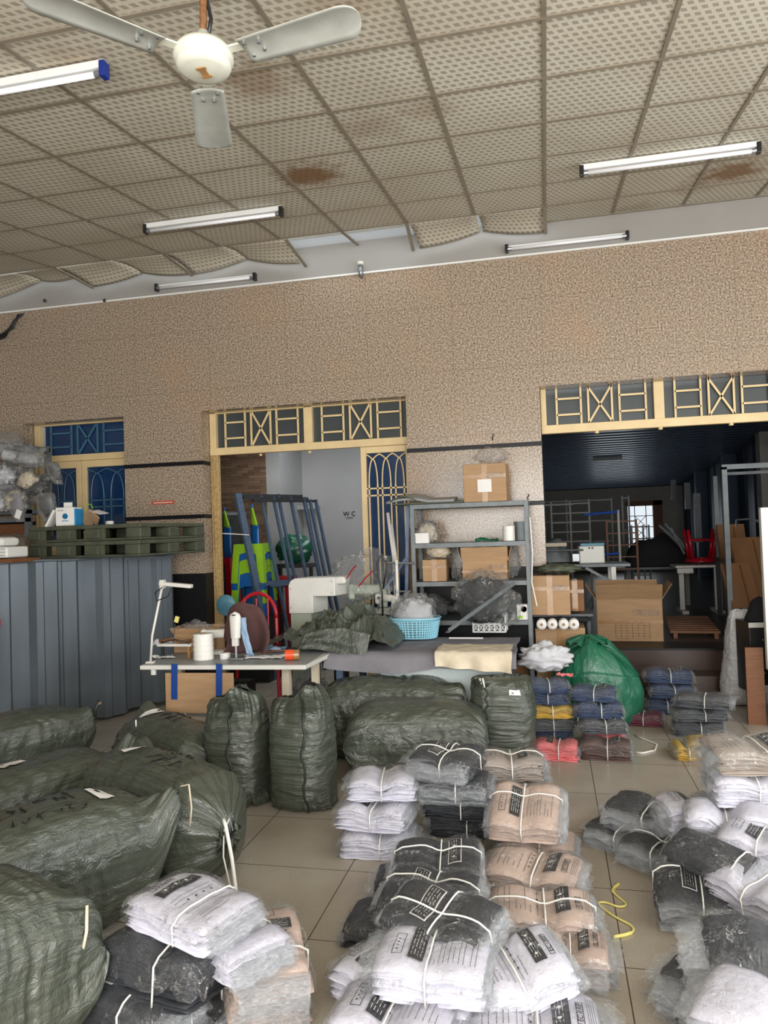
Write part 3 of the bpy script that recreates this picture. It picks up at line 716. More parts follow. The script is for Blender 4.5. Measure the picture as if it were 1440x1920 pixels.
# leaning cardboard sheets
def leaning(label, p, Y0, lean, hgt, wd, mat='cardboard_dark', rz_=0):
    t = thing('cardboard_sheet', label, 'cardboard', (p.x, Y0, .4), (0, 0, rz_), 'flattened cartons leaning in the store room')
    MB().box((0, lean/2, hgt/2), (wd, .03, math.hypot(hgt, lean)), (-math.atan2(lean, hgt), 0, 0)).build('panel', mat, t)
    MB().box((wd*.1, lean/2-.022, hgt/2), (.012, .008, math.hypot(hgt, lean)*.95), (-math.atan2(lean, hgt), 0, 0)).build('fold_line', 'wood_brown', t)
    return t
q = az(1365, 1212, .4); leaning('wide flattened carton leaning right of the slatted rack', Vector((2.3, 0, 0)), 8.95, .25, 1.0, .5, rz_=.5)
leaning('narrow flattened carton leaning behind the wide one', Vector((2.22, 0, 0)), 9.75, .2, 1.15, .34, rz_=.25)
leaning('low flattened carton leaning nearest the white sack', Vector((2.0, 0, 0)), 8.35, .18, .75, .42, rz_=.7)
# slatted wooden rack on the floor
t = thing('slatted_rack', 'slatted wooden rack lying on the store room floor', 'pallet', (1.18, 8.25, .4), (0, 0, -.10))
for k in range(9): MB().b2((0, .16*k, .05), (.48, .16*k+.06, .075)).build('slat', 'wood_brown', t)
for x in (.03, .42): MB().b2((x, -.02, 0.0), (x+.04, 1.36, .05)).build('runner', 'wood_brown', t)
# carton on a stand at right
q = ay(1368, 1048, 9.75)
t = thing('carton', 'brown carton high at right beside the portal post', 'box', (q.x+.32, 9.95, q.z), (0, 0, .12))
MB().b2((-.3, -.2, 0), (.3, .2, .25)).build('carton_body', 'cardboard', t, bevel=.006); MB().b2((-.3, -.203, .1), (.3, -.2, .15)).build('tape', 'box_tape', t)
MB().box((-.2, -.204, .1), (.06, .004, .12)).build('tag', 'white_paper', t)
t = thing('carton_stand', 'dark stand under the brown carton at right', 'stand', (q.x+.32, 10.0, .4)); hh = q.z-.4-.002
MB().b2((-.4, -.28, hh-.03), (.4, .28, hh)).build('top', 'steel_dark', t)
for sx in (-.36, .36):
    for sy in (-.24, .24): MB().b2((sx-.02, sy-.02, 0), (sx+.02, sy+.02, hh-.03)).build('leg', 'steel_dark', t)
q2 = ay(1375, 972, 10.0)
t = thing('metal_bracket', 'bent steel arm and tube above the brown carton', 'bracket', (q2.x, 9.95, q.z+.25))
MB().tube([(0, 0, .0), (.02, 0, .22), (.22, 0, .23)], .014, 8).build('arm', 'steel', t); MB().tube([(.2, 0, .22), (.55, 0, .1), (.56, 0, 0)], .018, 8).build('tube', 'steel', t)

# ---------------- front right: partition, cabinet, white sack ----------------
pa = ay(1424, 952, 6.3)
t = thing('partition_board', 'bright white panel at the right picture edge', 'panel', (pa.x, 6.3, 0))
MB().b2((0, -.03, .44), (.7, .03, pa.z)).build('board', 'white_trim', t, bevel=.004); MB().b2((.02, -.025, 0.0), (.7, .05, .437)).build('speckled_base', 'speckled_edge', t)
t = thing('plywood_board', 'brown wooden panel standing beside the white panel', 'panel', (pa.x-.075, 6.36, 0), (.0, 0, 0))
MB().box((0, 0, .3), (.13, .03, .6)).build('board', 'wood_brown', t)
q = ay(1378, 1160, 6.9)
t = thing('machine_cabinet', 'black and white machine cabinet partly behind the white panel', 'cabinet', (q.x+.17, 6.78, 0), (0, 0, .15))
hh = q.z
MB().b2((-.15, -.14, .18), (.16, .14, hh)).build('body', 'dark_plastic', t, bevel=.005)
m = MB().b2((-.155, -.146, hh-.04), (.165, -.14, hh-.0)); m.b2((-.155, -.146, .18), (.165, -.14, .25)); m.b2((-.0, -.148, .2), (.06, -.14, hh-.03)); m.build('white_trim', 'machine_white', t)
for sx in (-.12, .1): MB().b2((sx-.012, -.1, 0), (sx+.012, -.07, .18)).build('leg', 'steel', t)
for z in (.35, .62): MB().lathe([(.008, -.01), (.008, 0)], (-.05, -.145, z), 8, 'y').build('knob', 'steel', t)
o = MB().grid(lambda u, v: (.13*math.cos(2*PI*u)*(1-v)**.5*(1+.3*nz(u*5, v*2, 1)), .1*math.sin(2*PI*u)*(1-v)**.5, .002+.2*v), 18, 8, closed_u=True).build('cloth_heap', 'black_cloth', smooth=True, loc=(q.x+.17, 6.78, hh)); tag(o, 'black cloth heap on the machine cabinet at right', 'cloth')

# ---------------- generic builders ----------------
def carton(name, label, loc, w_, d_, h_, rz_=0, mat='cardboard', group=None, tape=True, open_=False, flap=.12, flare=.5, sheet=None, rx=0):
    t = thing(name, label, 'box', loc, (rx, 0, rz_), group)
    if open_:
        m = MB().b2((-w_/2, -d_/2, 0), (w_/2, d_/2, .006)); th = .006
        m.b2((-w_/2, -d_/2, 0), (w_/2, -d_/2+th, h_)); m.b2((-w_/2, d_/2-th, 0), (w_/2, d_/2, h_)); m.b2((-w_/2, -d_/2, 0), (-w_/2+th, d_/2, h_)); m.b2((w_/2-th, -d_/2, 0), (w_/2, d_/2, h_))
        m.build('carton_body', mat, t)
        for (a, b, o) in (((-w_/2, -d_/2), (w_/2, -d_/2), (0, -1)), ((w_/2, d_/2), (-w_/2, d_/2), (0, 1)), ((-w_/2, d_/2), (-w_/2, -d_/2), (-1, 0)), ((w_/2, -d_/2), (w_/2, d_/2), (1, 0))):
            if o == (0, -1) and flare < 0: fz = (-.005, -.9)
            else: fz = (abs(flare), .85)
            g = MB().grid(lambda u, v: (a[0]+(b[0]-a[0])*u+o[0]*flap*v*fz[0], a[1]+(b[1]-a[1])*u+o[1]*flap*v*fz[0]-(.004 if o == (0, -1) and flare < 0 else 0), h_+flap*v*fz[1]+.006*nz(u*6, v*3, w_*9)), 8, 3)
            g.build('flap', mat, t, solid=.005)
    else:
        MB().b2((-w_/2, -d_/2, 0), (w_/2, d_/2, h_)).build('carton_body', mat, t, bevel=.006)
    if tape:
        tp = MB().b2((-.025, -d_/2-.002, 0), (.025, -d_/2+.002, h_*.98)) if not open_ else MB().b2((-w_/2, -d_/2-.002, h_*.42), (w_/2, -d_/2+.001, h_*.5))
        if not open_: tp.b2((-w_/2, -d_/2-.003, h_*.62), (w_/2, -d_/2+.002, h_*.72)); tp.b2((-.025, -d_/2, h_-.002), (.025, d_/2, h_+.002))
        tp.build('tape', 'box_tape', t)
        g = MB().grid(lambda u, v: (w_*(.05+.4*u), -d_/2-.005-.004*nz(u*8, v*8, 3), h_*(.6+.16*v)), 8, 4); g.build('clear_tape', 'film_bag_thin', t, smooth=True)
    if sheet: MB().b2((sheet[0]*w_-sheet[2]/2, -d_/2-.004, sheet[1]*h_-sheet[3]/2), (sheet[0]*w_+sheet[2]/2, -d_/2-.001, sheet[1]*h_+sheet[3]/2)).build('paper_label', 'white_paper', t)
    return t
def blob(name, label, loc, size, seed, mat='film_bag', rough=.35, cat='plastic bag', group=None, inner=None, flat=True):
    """crumpled bag: closed lumpy surface, flattened where it lies"""
    sx, sy, sz = size
    def q(u, v):
        th = 2*PI*u; ph = PI*(v-.5)
        n = Vector((math.cos(th)*math.cos(ph), math.sin(th)*math.cos(ph), math.sin(ph)))
        r = 1+rough*(abs(nz(n.x*2.2, n.y*2.2, n.z*2.2, seed))*1.3-.2)+.12*nz(n.x*7, n.y*7, n.z*7, seed+3)
        p = Vector((n.x*sx/2*r, n.y*sy/2*r, n.z*sz/2*r))
        p.z = p.z+sz/2
        if flat: p.z = max(p.z, .002+.004*abs(nz(n.x*9, n.y*9, 1, seed)))
        return p
    if inner:
        t = thing(name, label, cat, loc, group=group)
        MB().grid(q, 36, 22, closed_u=True).build('film', mat, t, smooth=True)
        MB().grid(lambda u, v: q(u, v)*.86, 28, 16, closed_u=True).build('contents', inner, t, smooth=True)
        return t
    o = MB().grid(q, 36, 22, closed_u=True).build(name, mat, smooth=True, loc=loc)
    return tag(o, label, cat, group)
def spool(name, label, loc, r, h_, mat='white_string', rot=(0, 0, 0), group=None, cat='string cone'):
    t = thing(name, label, cat, loc, rot, group)
    pr = [(r*.35, 0)]
    for i in range(17):
        z = h_*i/16; pr.append((r*(1+.025*math.sin(i*2.1)+.02*(i % 2)), z))
    pr.append((r*.35, h_)); MB().lathe(pr, n=26).build('winding', mat, t, smooth=True)
    MB().lathe([(r*.3, -.001), (r*.3, h_+.004)], n=14).build('core', 'cardboard', t, smooth=True)
    return t

# ---------------- left: grey metal sheets, pallets, rolls ----------------
A_, B_ = Vector((-4.62, 5.05, 0)), Vector((-3.62, 6.72, 0)); d_ = (B_-A_); Ls = d_.length; ang = math.atan2(d_.y, d_.x)
t = thing('metal_panel_stack', 'tall grey corrugated metal panels standing under the green pallets', 'metal panel', A_, ang)
zt = 1.445
def corr(x0, x1, nrib, off, depth, name, zlo=0, ztop=zt):
    m = MB(); pts = []; w_ = (x1-x0)/nrib
    for k in range(nrib):
        a = x0+w_*k; pts += [(a, 0), (a+w_*.34, 0), (a+w_*.44, -depth), (a+w_*.58, -depth), (a+w_*.62, -depth*.7), (a+w_*.9, -depth*.7), (a+w_*.98, 0)]
    pts.append((x1, 0))
    b = 0
    for x, y in pts: m.v.append(Vector((x, y-off, zlo))); m.v.append(Vector((x, y-off, ztop)))
    for k in range(len(pts)-1): m.f.append([2*k, 2*k+2, 2*k+3, 2*k+1])
    return m.build(name, 'sheet_metal', t, solid=.004)
corr(0, .78, 2, .10, .07, 'metal_panel', 0, zt-.005); corr(.55, 1.42, 2, .03, .06, 'metal_panel', .02, zt+.005); corr(1.25, Ls, 2, -.03, .05, 'metal_panel', .04, zt+.01)
mt_ = MB(); pf_ = [(0, -.02), (Ls, -.02), (Ls-.1, .3), (Ls-.75, .62), (0, .9)]; n_ = len(pf_); mt_.v = [Vector((x, y, zt-.03)) for x, y in pf_]+[Vector((x, y, zt)) for x, y in pf_]; mt_.f = [list(range(n_))[::-1], list(range(n_, 2*n_))]+[[i, (i+1) % n_, n_+(i+1) % n_, n_+i] for i in range(n_)]; mt_.build('top_sheet', 'sheet_metal', t)
MB().b2((0, .1, .0), (.03, .9, zt-.03)).build('side_sheet', 'sheet_metal', t); MB().b2((Ls-.03, .08, 0), (Ls, .28, zt-.03)).build('side_sheet', 'sheet_metal', t)
m = MB(); m.tube([(0, -.17, zt), (.5, -.16, zt+.01), (.9, -.08, zt), (1.4, -.06, zt+.012), (Ls, .0, zt)], .014, 6); m.build('rolled_rim', 'sheet_metal', t, smooth=True)
def pallet(label, loc, rz_):
    t = thing('plastic_pallet', label, 'pallet', loc, rz_, 'dark green plastic pallets'); L, Wd, H = 1.2, 1.0, .14
    m = MB().b2((0, 0, H-.035), (L, Wd, H)); m.b2((0, 0, 0), (L, Wd, .02)); m.build('deck', 'pallet_green', t, bevel=.008)
    for x in (0, .31, .62, 1.05):
        for y in (0, .42, .85): MB().b2((x, y, .02), (x+(.15 if x else .13), y+.15, H-.035)).build('foot_block', 'pallet_green', t, bevel=.008)
    for y in (0, .97): 
        m = MB(); 
        for x in (.13, .46, .77): m.b2((x, y+.005, .02), (x+.06, y+.02, H-.035))
        m.build('rib', 'pallet_green', t)
    return t
pc = ay(163, 1042, 5.78)
for k in range(2): pallet('upper dark green plastic pallet, carrying the opened white box' if k else 'lower dark green plastic pallet on the grey metal panels', (pc.x-.66, pc.y+.1, zt+.016+.143*k), math.radians(-7+k))
zp = zt+.304
a = ay(172, 983, 6.25); t = thing('paper_box', 'opened white box with a blue emblem on the green pallets', 'box', (a.x-.06, 6.0, zp), (0, 0, .12))
MB().b2((-.09, -.07, 0), (.085, .07, .165)).build('carton_body', 'white_paper', t, bevel=.003); MB().b2((.086, -.07, 0), (.1, .07, .15)).build('blue_side', 'blue_ink', t)
MB().box((-.14, -.02, .07), (.02, .12, .17), (0, .5, 0)).build('flap', 'white_paper', t); MB().box((-.04, .06, .18), (.08, .01, .07)).build('flap', 'white_paper', t)
MB().lathe([(.0, -.072), (.028, -.072)], (0, 0, .085), 6, 'y').build('emblem', 'blue_ink', t); MB().b2((-.03, -.073, .04), (.03, -.0715, .047)).build('emblem_bar', 'blue_ink', t)
m = MB(); [m.b2((-.07+.02*k, -.0725, .135), (-.057+.02*k, -.071, .141)) for k in range(3)]; m.build('small_print', 'black_ink', t)
t = thing('torn_carton', 'torn brown carton scrap beside the white box on the pallets', 'box', (a.x+.1, 6.08, zp), (0, 0, -.3))
MB().box((0, 0, .07), (.12, .02, .14), (-.3, .3, 0)).build('panel', 'cardboard', t); MB().box((.09, -.03, .06), (.1, .015, .1), (.5, .7, .3)).build('flap', 'cardboard', t); MB().box((.12, 0, .115), (.14, .1, .004), (.1, .25, 0)).build('paper', 'white_paper', t)
MB().tube([(-.04, -.02, .13), (-.02, -.03, .19), (.04, -.02, .19), (.06, -.02, .15)], .004, 6).build('strap', 'lime_plastic', t)
a = ay(250, 984, 6.35); tag(MB().lathe([(.03, 0), (.036, .002), (.036, .032), (.03, .034), (.012, .034), (.012, 0)], n=20).build('tape_roll', 'white_paper', loc=(a.x-.12, 6.15, zp)), 'small white tape roll on the right end of the pallets', 'tape')
# white stacked items and brown board at far left
a = ay(20, 1045, 5.35)
t = thing('foam_block', 'white moulded block stacked on a brown board at the far left', 'block', (a.x-.09, 5.35, zt+.045))
MB().b2((-.2, -.13, .0), (.16, .13, .09)).build('lower_block', 'white_plastic', t, bevel=.015); MB().b2((-.2, -.12, .092), (.10, .12, .17)).build('upper_block', 'white_plastic', t, bevel=.04)
for k in range(3): MB().b2((-.2, -.134, .02+.025*k), (.15, -.13, .024+.025*k)).build('groove', 'grey_cloth', t)
tag(MB().box((0, 0, .0), (.5, .34, .03)).build('brown_board', 'wood_brown', loc=(a.x-.1, 5.35, zt+.022)), 'brown board under the white moulded block', 'board')
# grey steel rack with plastic-wrapped rolls
q = ay(75, 835, 6.75); t = thing('steel_rack', 'grey steel rack holding the wrapped rolls beside the left window', 'rack', (q.x, 6.55, 1.72)); H = q.z-1.72
for y in (0, .32):
    MB().b2((-.03, y-.02, -.05), (.03, y+.02, H)).build('post', 'shelf_grey', t); MB().b2((-.9, y-.02, -.05), (-.84, y+.02, H)).build('post', 'shelf_grey', t)
MB().b2((-.9, -.02, H-.06), (.03, .32, H-.02)).build('top_shelf', 'shelf_grey', t); MB().b2((-.9, -.02, .18), (.03, .32, .22)).build('shelf', 'shelf_grey', t); MB().b2((-.9, -.02, .1), (.03, .0, .14)).build('rail', 'shelf_grey', t)
MB().b2((-.7, .0, -.02), (-.02, .02, .08)).build('backing_board', 'wood_brown', t)
rolls = [(75, 865, 78, 'white roll with a hollow core at the rack front, topmost right', 'white_cloth', 'film_bag', .05, 25), (40, 884, 60, 'white roll beneath the hollow-core roll', 'white_cloth', 'film', .045, 10),
 (12, 868, 40, 'brown roll among the wrapped rolls, far left', 'wood_brown', 'film', .04, 20), (100, 895, 96, 'dark wrapped roll hanging over the window side', 'steel_dark', 'film_bag', .045, -20),
 (20, 905, 30, 'pale wrapped roll left of the rack post', 'cream_cloth', 'film_bag', .045, 5), (45, 912, 52, 'silvery wrapped roll in the middle of the rack', 'grey_cloth', 'film_bag', .045, 0),
 (10, 925, 20, 'cream-ended roll at the picture edge', 'cream_cloth', 'film_bag', .04, -5), (60, 935, 60, 'bagged roll over the middle shelf', 'grey_cloth', 'film_bag', .04, -30),
 (15, 842, 20, 'uppermost wrapped roll on the rack', 'grey_cloth', 'film_bag', .045, 20), (50, 846, 60, 'thin shiny roll under the uppermost roll', 'steel', 'film_bag', .03, 15),
 (30, 950, 40, 'white-ended roll above the lower bags', 'white_cloth', 'film_bag', .035, -10)]
for k, (px, py, _, lb, m1, m2, r, tilt) in enumerate(rolls):
    Y = 6.2+.04*(k % 4); q = ay(px, py, Y); ti = math.radians(tilt)
    t = thing('wrapped_roll', lb, 'roll', q, (0, ti*.5, .25+.12*(k % 3)), 'plastic-wrapped rolls on the steel rack')
    c_ = MB().lathe([(r, -.34), (r*1.02, -.1), (r, .0)], (0, 0, 0), 20, 'x').build('fabric_roll', m1, t, smooth=False)
    MB().lathe([(r*.28, -.001), (r*.28, .003)], (0, 0, 0), 12, 'x').build('core_hole', 'dark_plastic', t)
    MB().grid(lambda u, v: (-.36+.42*v, r*1.25*math.cos(2*PI*u)*(1+.25*nz(u*9, v*6, 1, k)+(.2*v if v > .8 else 0)), r*1.25*math.sin(2*PI*u)*(1+.25*nz(u*9, v*6, 2, k))), 22, 14, closed_u=True).build('wrap', m2, t, smooth=True)
def hang_bag(px, py, sx, sz, lb, k, inner):
    q = ay(px, py, 6.08); t = thing('hanging_bag', lb, 'plastic bag', (q.x, 6.08, q.z), group='bags hanging off the roll rack')
    def f(u, v, s_=1):
        w_ = sx*(.35+.65*math.sin(PI*min(1, .25+v*.7)))*s_
        return (w_/2*math.cos(2*PI*u)*(1+.3*nz(u*6, v*4, 1, k))+.05*v*v, .05*math.sin(2*PI*u)*s_*(1+.4*nz(u*6, v*4, 5, k)), -sz*v*s_-.0)
    MB().grid(f, 20, 14, closed_u=True).build('film', 'film_bag', t, smooth=True); MB().grid(lambda u, v: f(u, v, .8), 14, 8, closed_u=True).build('contents', inner, t, smooth=True)
hang_bag(30, 925, .17, .27, 'clear bag with a paper label hanging at the lower left of the rack', 1, 'grey_cloth')
hang_bag(85, 925, .22, .28, 'dark grey shiny bag hanging at the lower right of the rack', 2, 'steel_dark')
hang_bag(100, 868, .13, .2, 'small grey bag hanging in front of the blue window', 3, 'steel_dark')
q = ay(30, 968, 5.98); MB().box((0, 0, 0), (.06, .004, .08), (0, .4, 0)).build('paper_label', 'white_paper', bpy.data.objects['hanging_bag'], loc=(q.x-bpy.data.objects['hanging_bag'].location.x, -.07, -.2))
blob('crumpled_bag', 'pale crumpled bag on the very top of the roll pile', (ay(20, 840, 6.4).x-.05, 6.4, ay(20, 846, 6.4).z), (.36, .25, .18), 5)
for k, (px, py, sz, mt, lb, inn) in enumerate(((55, 858, .2, 'film_bag', 'crumpled bag beside the thin shiny roll on the rack', None), (8, 890, .2, 'film_bag', 'crumpled bag at the left edge between the brown and pale rolls', 'white_cloth'), (52, 900, .17, 'film_bag_thin', 'small clear bag in the middle of the roll pile', 'cream_cloth'), (28, 935, .2, 'film_bag', 'clear bag holding pale cloth low in the roll pile', 'cream_cloth'), (70, 915, .14, 'film_bag_thin', 'dark clear bag left of the rack post', 'steel_dark'), (5, 940, .2, 'film_bag', 'white bag at the left edge low in the roll pile', 'white_cloth'))):
    q = ay(px, py, 6.12); blob('crumpled_bag', lb, (q.x, 6.12, q.z-sz*.5), (sz*1.2, sz*.8, sz), 101+k, mt, .7, inner=inn, group='crumpled bags among the rolls')
# red sheet at the far left edge
q = az(5, 1290, .3); t = thing('display_board', 'red panel with a yellow edge at the far left picture edge', 'panel', (-4.80, 4.93, 0))
p_ = ay(12, 1180, 4.93); p2_ = ay(2, 1290, 4.93)
MB().box(((p_.x+p2_.x)/2+4.75-.17, 0, .72), (.3, .03, p_.z-.3), (0, .12, 0)).build('sheet', 'red_plastic', t); MB().box(((p_.x+p2_.x)/2+4.75-.02, -.02, .72), (.012, .01, p_.z-.32), (0, .12, 0)).build('edge_strip', 'yellow_string', t)
MB().b2((-.3, -.05, 0), (0, .05, .3)).build('foot', 'wood_brown', t)
# dark things in front of pier
t = thing('round_fan_grille', 'small teal round cover leaning by the door jamb', 'cover', (ay(424, 1130, 6.9).x, 6.9, ay(424, 1150, 6.9).z))
MB().lathe([(0, -.012), (.1, -.008), (.105, 0), (0, .01)], (0, 0, .08), 26, 'y').build('disc', 'teal_plastic', t, smooth=True); MB().tube([(0, .01, .08), (0, .015, -.8)], .012, 8).build('post', 'steel_dark', t); MB().lathe([(.14, -.83), (.14, -.8), (.02, -.79)], (0, .015, 0), 20).build('base', 'steel_dark', t)

# ---------------- middle doorway: steel frames, chairs ----------------
a, b = ay(443, 925, 7.55), ay(563, 940, 8.35)
H = a.z-.02; lean = math.radians(-15)
L = math.hypot(b.x-a.x, .8)
rzf = math.atan2(.75, b.x-a.x)
for k, (ox, oy, lb) in enumerate(((0, 0, 'front steel frame leaning in the doorway'), (.05, .06, 'second steel frame leaning behind the front one'), (.13, .13, 'rear steel frame leaning in the doorway, furthest right'))):
    sl = .40
    t = thing('steel_trestle', lb, 'steel frame', (a.x+ox, a.y+oy, 0), rzf, 'blue-grey steel frames leaning in the doorway')
    H_ = a.z-.03*k
    def pt(u, v): return Vector((u*L+sl*(1-v), -.06*(1-v), .0+H_*v-.0*u))
    for x in ((0, .035, .35, .62) if k == 0 else (.45, .72, .95) if k == 1 else (.8, .9, 1)):
        MB().bar(pt(x, 0), pt(x, 1), .042 if x < .05 else .028, .04 if x < .05 else .03).build('upright', 'frame_blue_grey', t)
    for v in (.99, .52, .08): MB().bar(pt(0, v), pt(1, v), .03, .03).build('cross_bar', 'frame_blue_grey' if v < .9 else 'steel_dark', t)
# white cord across jamb to frame
q1, q2 = ay(408, 1000, 7.3), ay(467, 1003, 7.5); tag(MB().tube([(0, 0, 0), ((q2.x-q1.x)/2, .1, -.012), (q2.x-q1.x, .2, q2.z-q1.z)], .005, 6).build('cord', 'white_string', loc=q1), 'white cord tied from the door jamb to the steel frames', 'cord')
def chair_stack(px, pyt, pyb, Y, cols, label_f, back=0):
    q = ay(px, pyt, Y); top = q.z; n = len(cols)
    for i, c in enumerate(cols):
        z = top-.43-.075*(n-1-i)
        t = thing('plastic_stool', label_f(i, c), 'stool', (q.x, Y, z), group='nested plastic stools in the doorway')
        s_, b_ = .165, .195
        def leg_face(m, ang):
            Rz = Matrix.Rotation(ang, 3, 'Z')
            for sx in (-1, 1):
                m.grid(lambda u, v: Rz @ Vector((sx*(s_-.075*u-(0) + (b_-s_)*v), -(s_+(b_-s_)*v), .43*(1-v))), 2, 4)
            m.grid(lambda u, v: Rz @ Vector(((-1+2*u)*(s_+.0), -(s_+.012*v*1.0), .43-.09*v*(1+.8*abs(2*u-1)**2))), 8, 2)
        m = MB()
        for k in range(4): leg_face(m, k*PI/2)
        m.build('legs', c, t, solid=.005)
        MB().b2((-s_, -s_, .42), (s_, s_, .435)).build('seat', c, t, bevel=.008)
seqs = ['blue_plastic', 'blue_plastic', 'lime_plastic', 'lime_plastic', 'blue_plastic', 'lime_plastic']
chair_stack(475, 1020, 0, 7.95, seqs, lambda i, c: ('bottom blue', 'second blue', 'third lime', 'fourth lime', 'fifth blue', 'top lime')[i]+' stool of the nested stack in the doorway')
zb = ay(475, 1020, 7.95).z-.43-.075*5
tag(MB().b2((-.25, -.25, 0), (.25, .25, zb)).build('crate_base', 'dark_plastic', loc=(ay(475, 1020, 7.95).x, 7.95, 0)), 'dark block under the nested plastic stools', 'crate')
def lone_chair(px, py, Y, c, lb):
    q = ay(px, py, Y); t = thing('plastic_chair', lb, 'chair', (q.x, Y, q.z-.42), group='plastic chairs in the doorway')
    MB().grid(lambda u, v: (.02*math.sin(3*v)+.06*(u-.5)*(1-.5*v), .0, .0+.42*v), 3, 8).build('back_post', c, t, solid=.03)
    return t
for px, py, Y, c, lb in ((425, 958, 8.2, 'lime_plastic', 'lime and blue chair back rising at the left behind the steel frame'), (477, 952, 7.85, 'lime_plastic', 'lime chair back with a blue foot between the steel frames')):
    q = ay(px, py, Y); t = thing('chair_back', lb, 'chair', (q.x, Y, q.z-.40), group='upturned chair legs in the doorway')
    MB().grid(lambda u, v: ((u-.5)*(.09-.06*v)-.03*v, .02*math.cos(PI*u), .2+.2*v), 4, 6).build('upper_leg', 'lime_plastic', t, solid=.02, smooth=True)
    MB().grid(lambda u, v: ((u-.5)*.11, .02*math.cos(PI*u), -.15+.36*v), 4, 6).build('lower_leg', 'blue_plastic', t, solid=.02, smooth=True)
    if True: MB().lathe([(.02, .40), (.012, .44)], (-.03, 0, 0), 8).build('tip', 'blue_plastic', t, smooth=True)
for px, py, lb in ((420, 1040, 'red stool left of the blue and lime stools'), (530, 1080, 'red stool right of the blue and lime stools')):
    q = ay(px, py, 8.35); t = thing('red_stool', lb, 'stool', (q.x, 8.35, 0)); zz = q.z
    m = MB()
    for k in range(4):
        Rz = Matrix.Rotation(k*PI/2, 3, 'Z')
        for sx in (-1, 1): m.grid(lambda u, v: Rz @ Vector((sx*(.13-.06*u+.04*v), -(.13+.04*v), zz*(1-v))), 2, 4)
    m.build('legs', 'red_plastic', t, solid=.006); MB().b2((-.135, -.135, zz-.12), (.135, .135, zz)).build('seat', 'red_plastic', t, bevel=.02)
q = ay(420, 985, 8.6); t = thing('grey_bin', 'grey tub with a lid behind the chair at the left of the doorway', 'tub', (q.x+.05, 8.65, 0)); MB().lathe([(.16, 0), (.2, q.z+.12), (.21, q.z+.12)], n=24).build('tub', 'shelf_grey', t, smooth=True); MB().lathe([(.215, q.z+.12), (.215, q.z+.15), (.05, q.z+.17)], n=24).build('lid', 'shelf_grey', t)
blob('green_bag', 'dark green crumpled bag behind the steel frames', (ay(550, 1020, 8.7).x, 8.75, 1.25), (.45, .3, .35), 8, 'sack_green')
t = thing('bag_stand', 'dark stand under the green bag behind the frames', 'stand', (ay(550, 1020, 8.7).x, 8.75, 0)); MB().b2((-.25, -.15, 1.2), (.25, .15, 1.245)).build('top', 'steel_dark', t)
for sx in (-.2, .2): MB().b2((sx-.02, -.02, 0), (sx+.02, .02, 1.2)).build('leg', 'steel_dark', t)

# ---------------- sewing table ----------------
zs = .70
a, b, c = az(262, 1248, zs), az(575, 1246, zs), az(622, 1213, zs)
t = thing('sewing_table', 'white sewing table with tools, cardboard taped to its front', 'table', (a.x, a.y, 0), math.atan2(b.y-a.y, b.x-a.x)*.6); TW = (b-a).length; TD = .80
stt = t
m = MB(); top = [(0, 0), (TW, 0), (TW+.05, .5), (TW-.1, TD), (0.0, TD)]
n_ = len(top); m.v = [Vector((x, y, zs-.03)) for x, y in top]+[Vector((x, y, zs)) for x, y in top]
m.f = [list(range(n_))[::-1], list(range(n_, 2*n_))]+[[i, (i+1) % n_, n_+(i+1) % n_, n_+i] for i in range(n_)]
m.build('table_top', 'machine_white', t, bevel=.004)
MB().b2((.02, .02, zs), (TW-.0, TD-.02, zs+.002)).build('worn_surface', 'grey_tabletop', t)
for x in (.12, TW-.27): 
    MB().b2((x, .3, .04), (x+.055, .36, zs-.03)).build('leg', 'cream_cloth', t); MB().b2((x-.005, .05, 0), (x+.06, .6, .04)).build('foot', 'cream_cloth', t)
MB().b2((TW-.06, .35, .0), (TW-.01, .4, zs-.03)).build('leg', 'cream_cloth', t)
MB().b2((.12, .31, .2), (TW-.22, .34, .26)).build('stretcher', 'cream_cloth', t)
MB().b2((.2, -.012, zs-.33), (.71, -.004, zs-.05)).build('cardboard_skirt', 'cardboard', t)
for x in (.24, .575): MB().box((x+.03, -.016, zs-.11), (.045, .006, .25), (0, .03, 0)).build('blue_tape', 'blue_tape', t)
MB().lathe([(.02, 0), (.02, .04)], (-.0+.09, .03, zs-.07), 10).build('clamp', 'machine_white', t)
def on_table(px, py, z=zs+.002):
    return az(px, py, z)
# lamp
q = on_table(282, 1243); t = thing('desk_lamp', 'white angled work lamp clamped to the left end of the sewing table', 'lamp', q, 0)
a2 = ay(305, 1095, q.y)-q
MB().tube([(0, 0, 0), (.02, 0, .2), a2], .009, 10).build('pole', 'machine_white', t, smooth=True)
MB().box(a2+Vector((.105, 0, -.008)), (.25, .05, .028), (0, .10, 0)).build('lamp_head', 'machine_white', t, bevel=.006)
MB().b2(a2+Vector((-.015, -.02, -.03)), a2+Vector((.015, .02, .03))).build('hinge', 'machine_white', t)
MB().tube([a2+Vector((.01, -.02, -.02)), a2+Vector((-.05, -.02, -.06)), a2+Vector((-.04, -.02, -.12)), a2+Vector((.05, -.02, -.09)), a2+Vector((.08, -.02, -.03))], .004, 6).build('cable', 'dark_plastic', t, smooth=True)
MB().b2((-.03, -.02, -.03), (.03, .02, .012)).build('base_clamp', 'machine_white', t, bevel=.004)
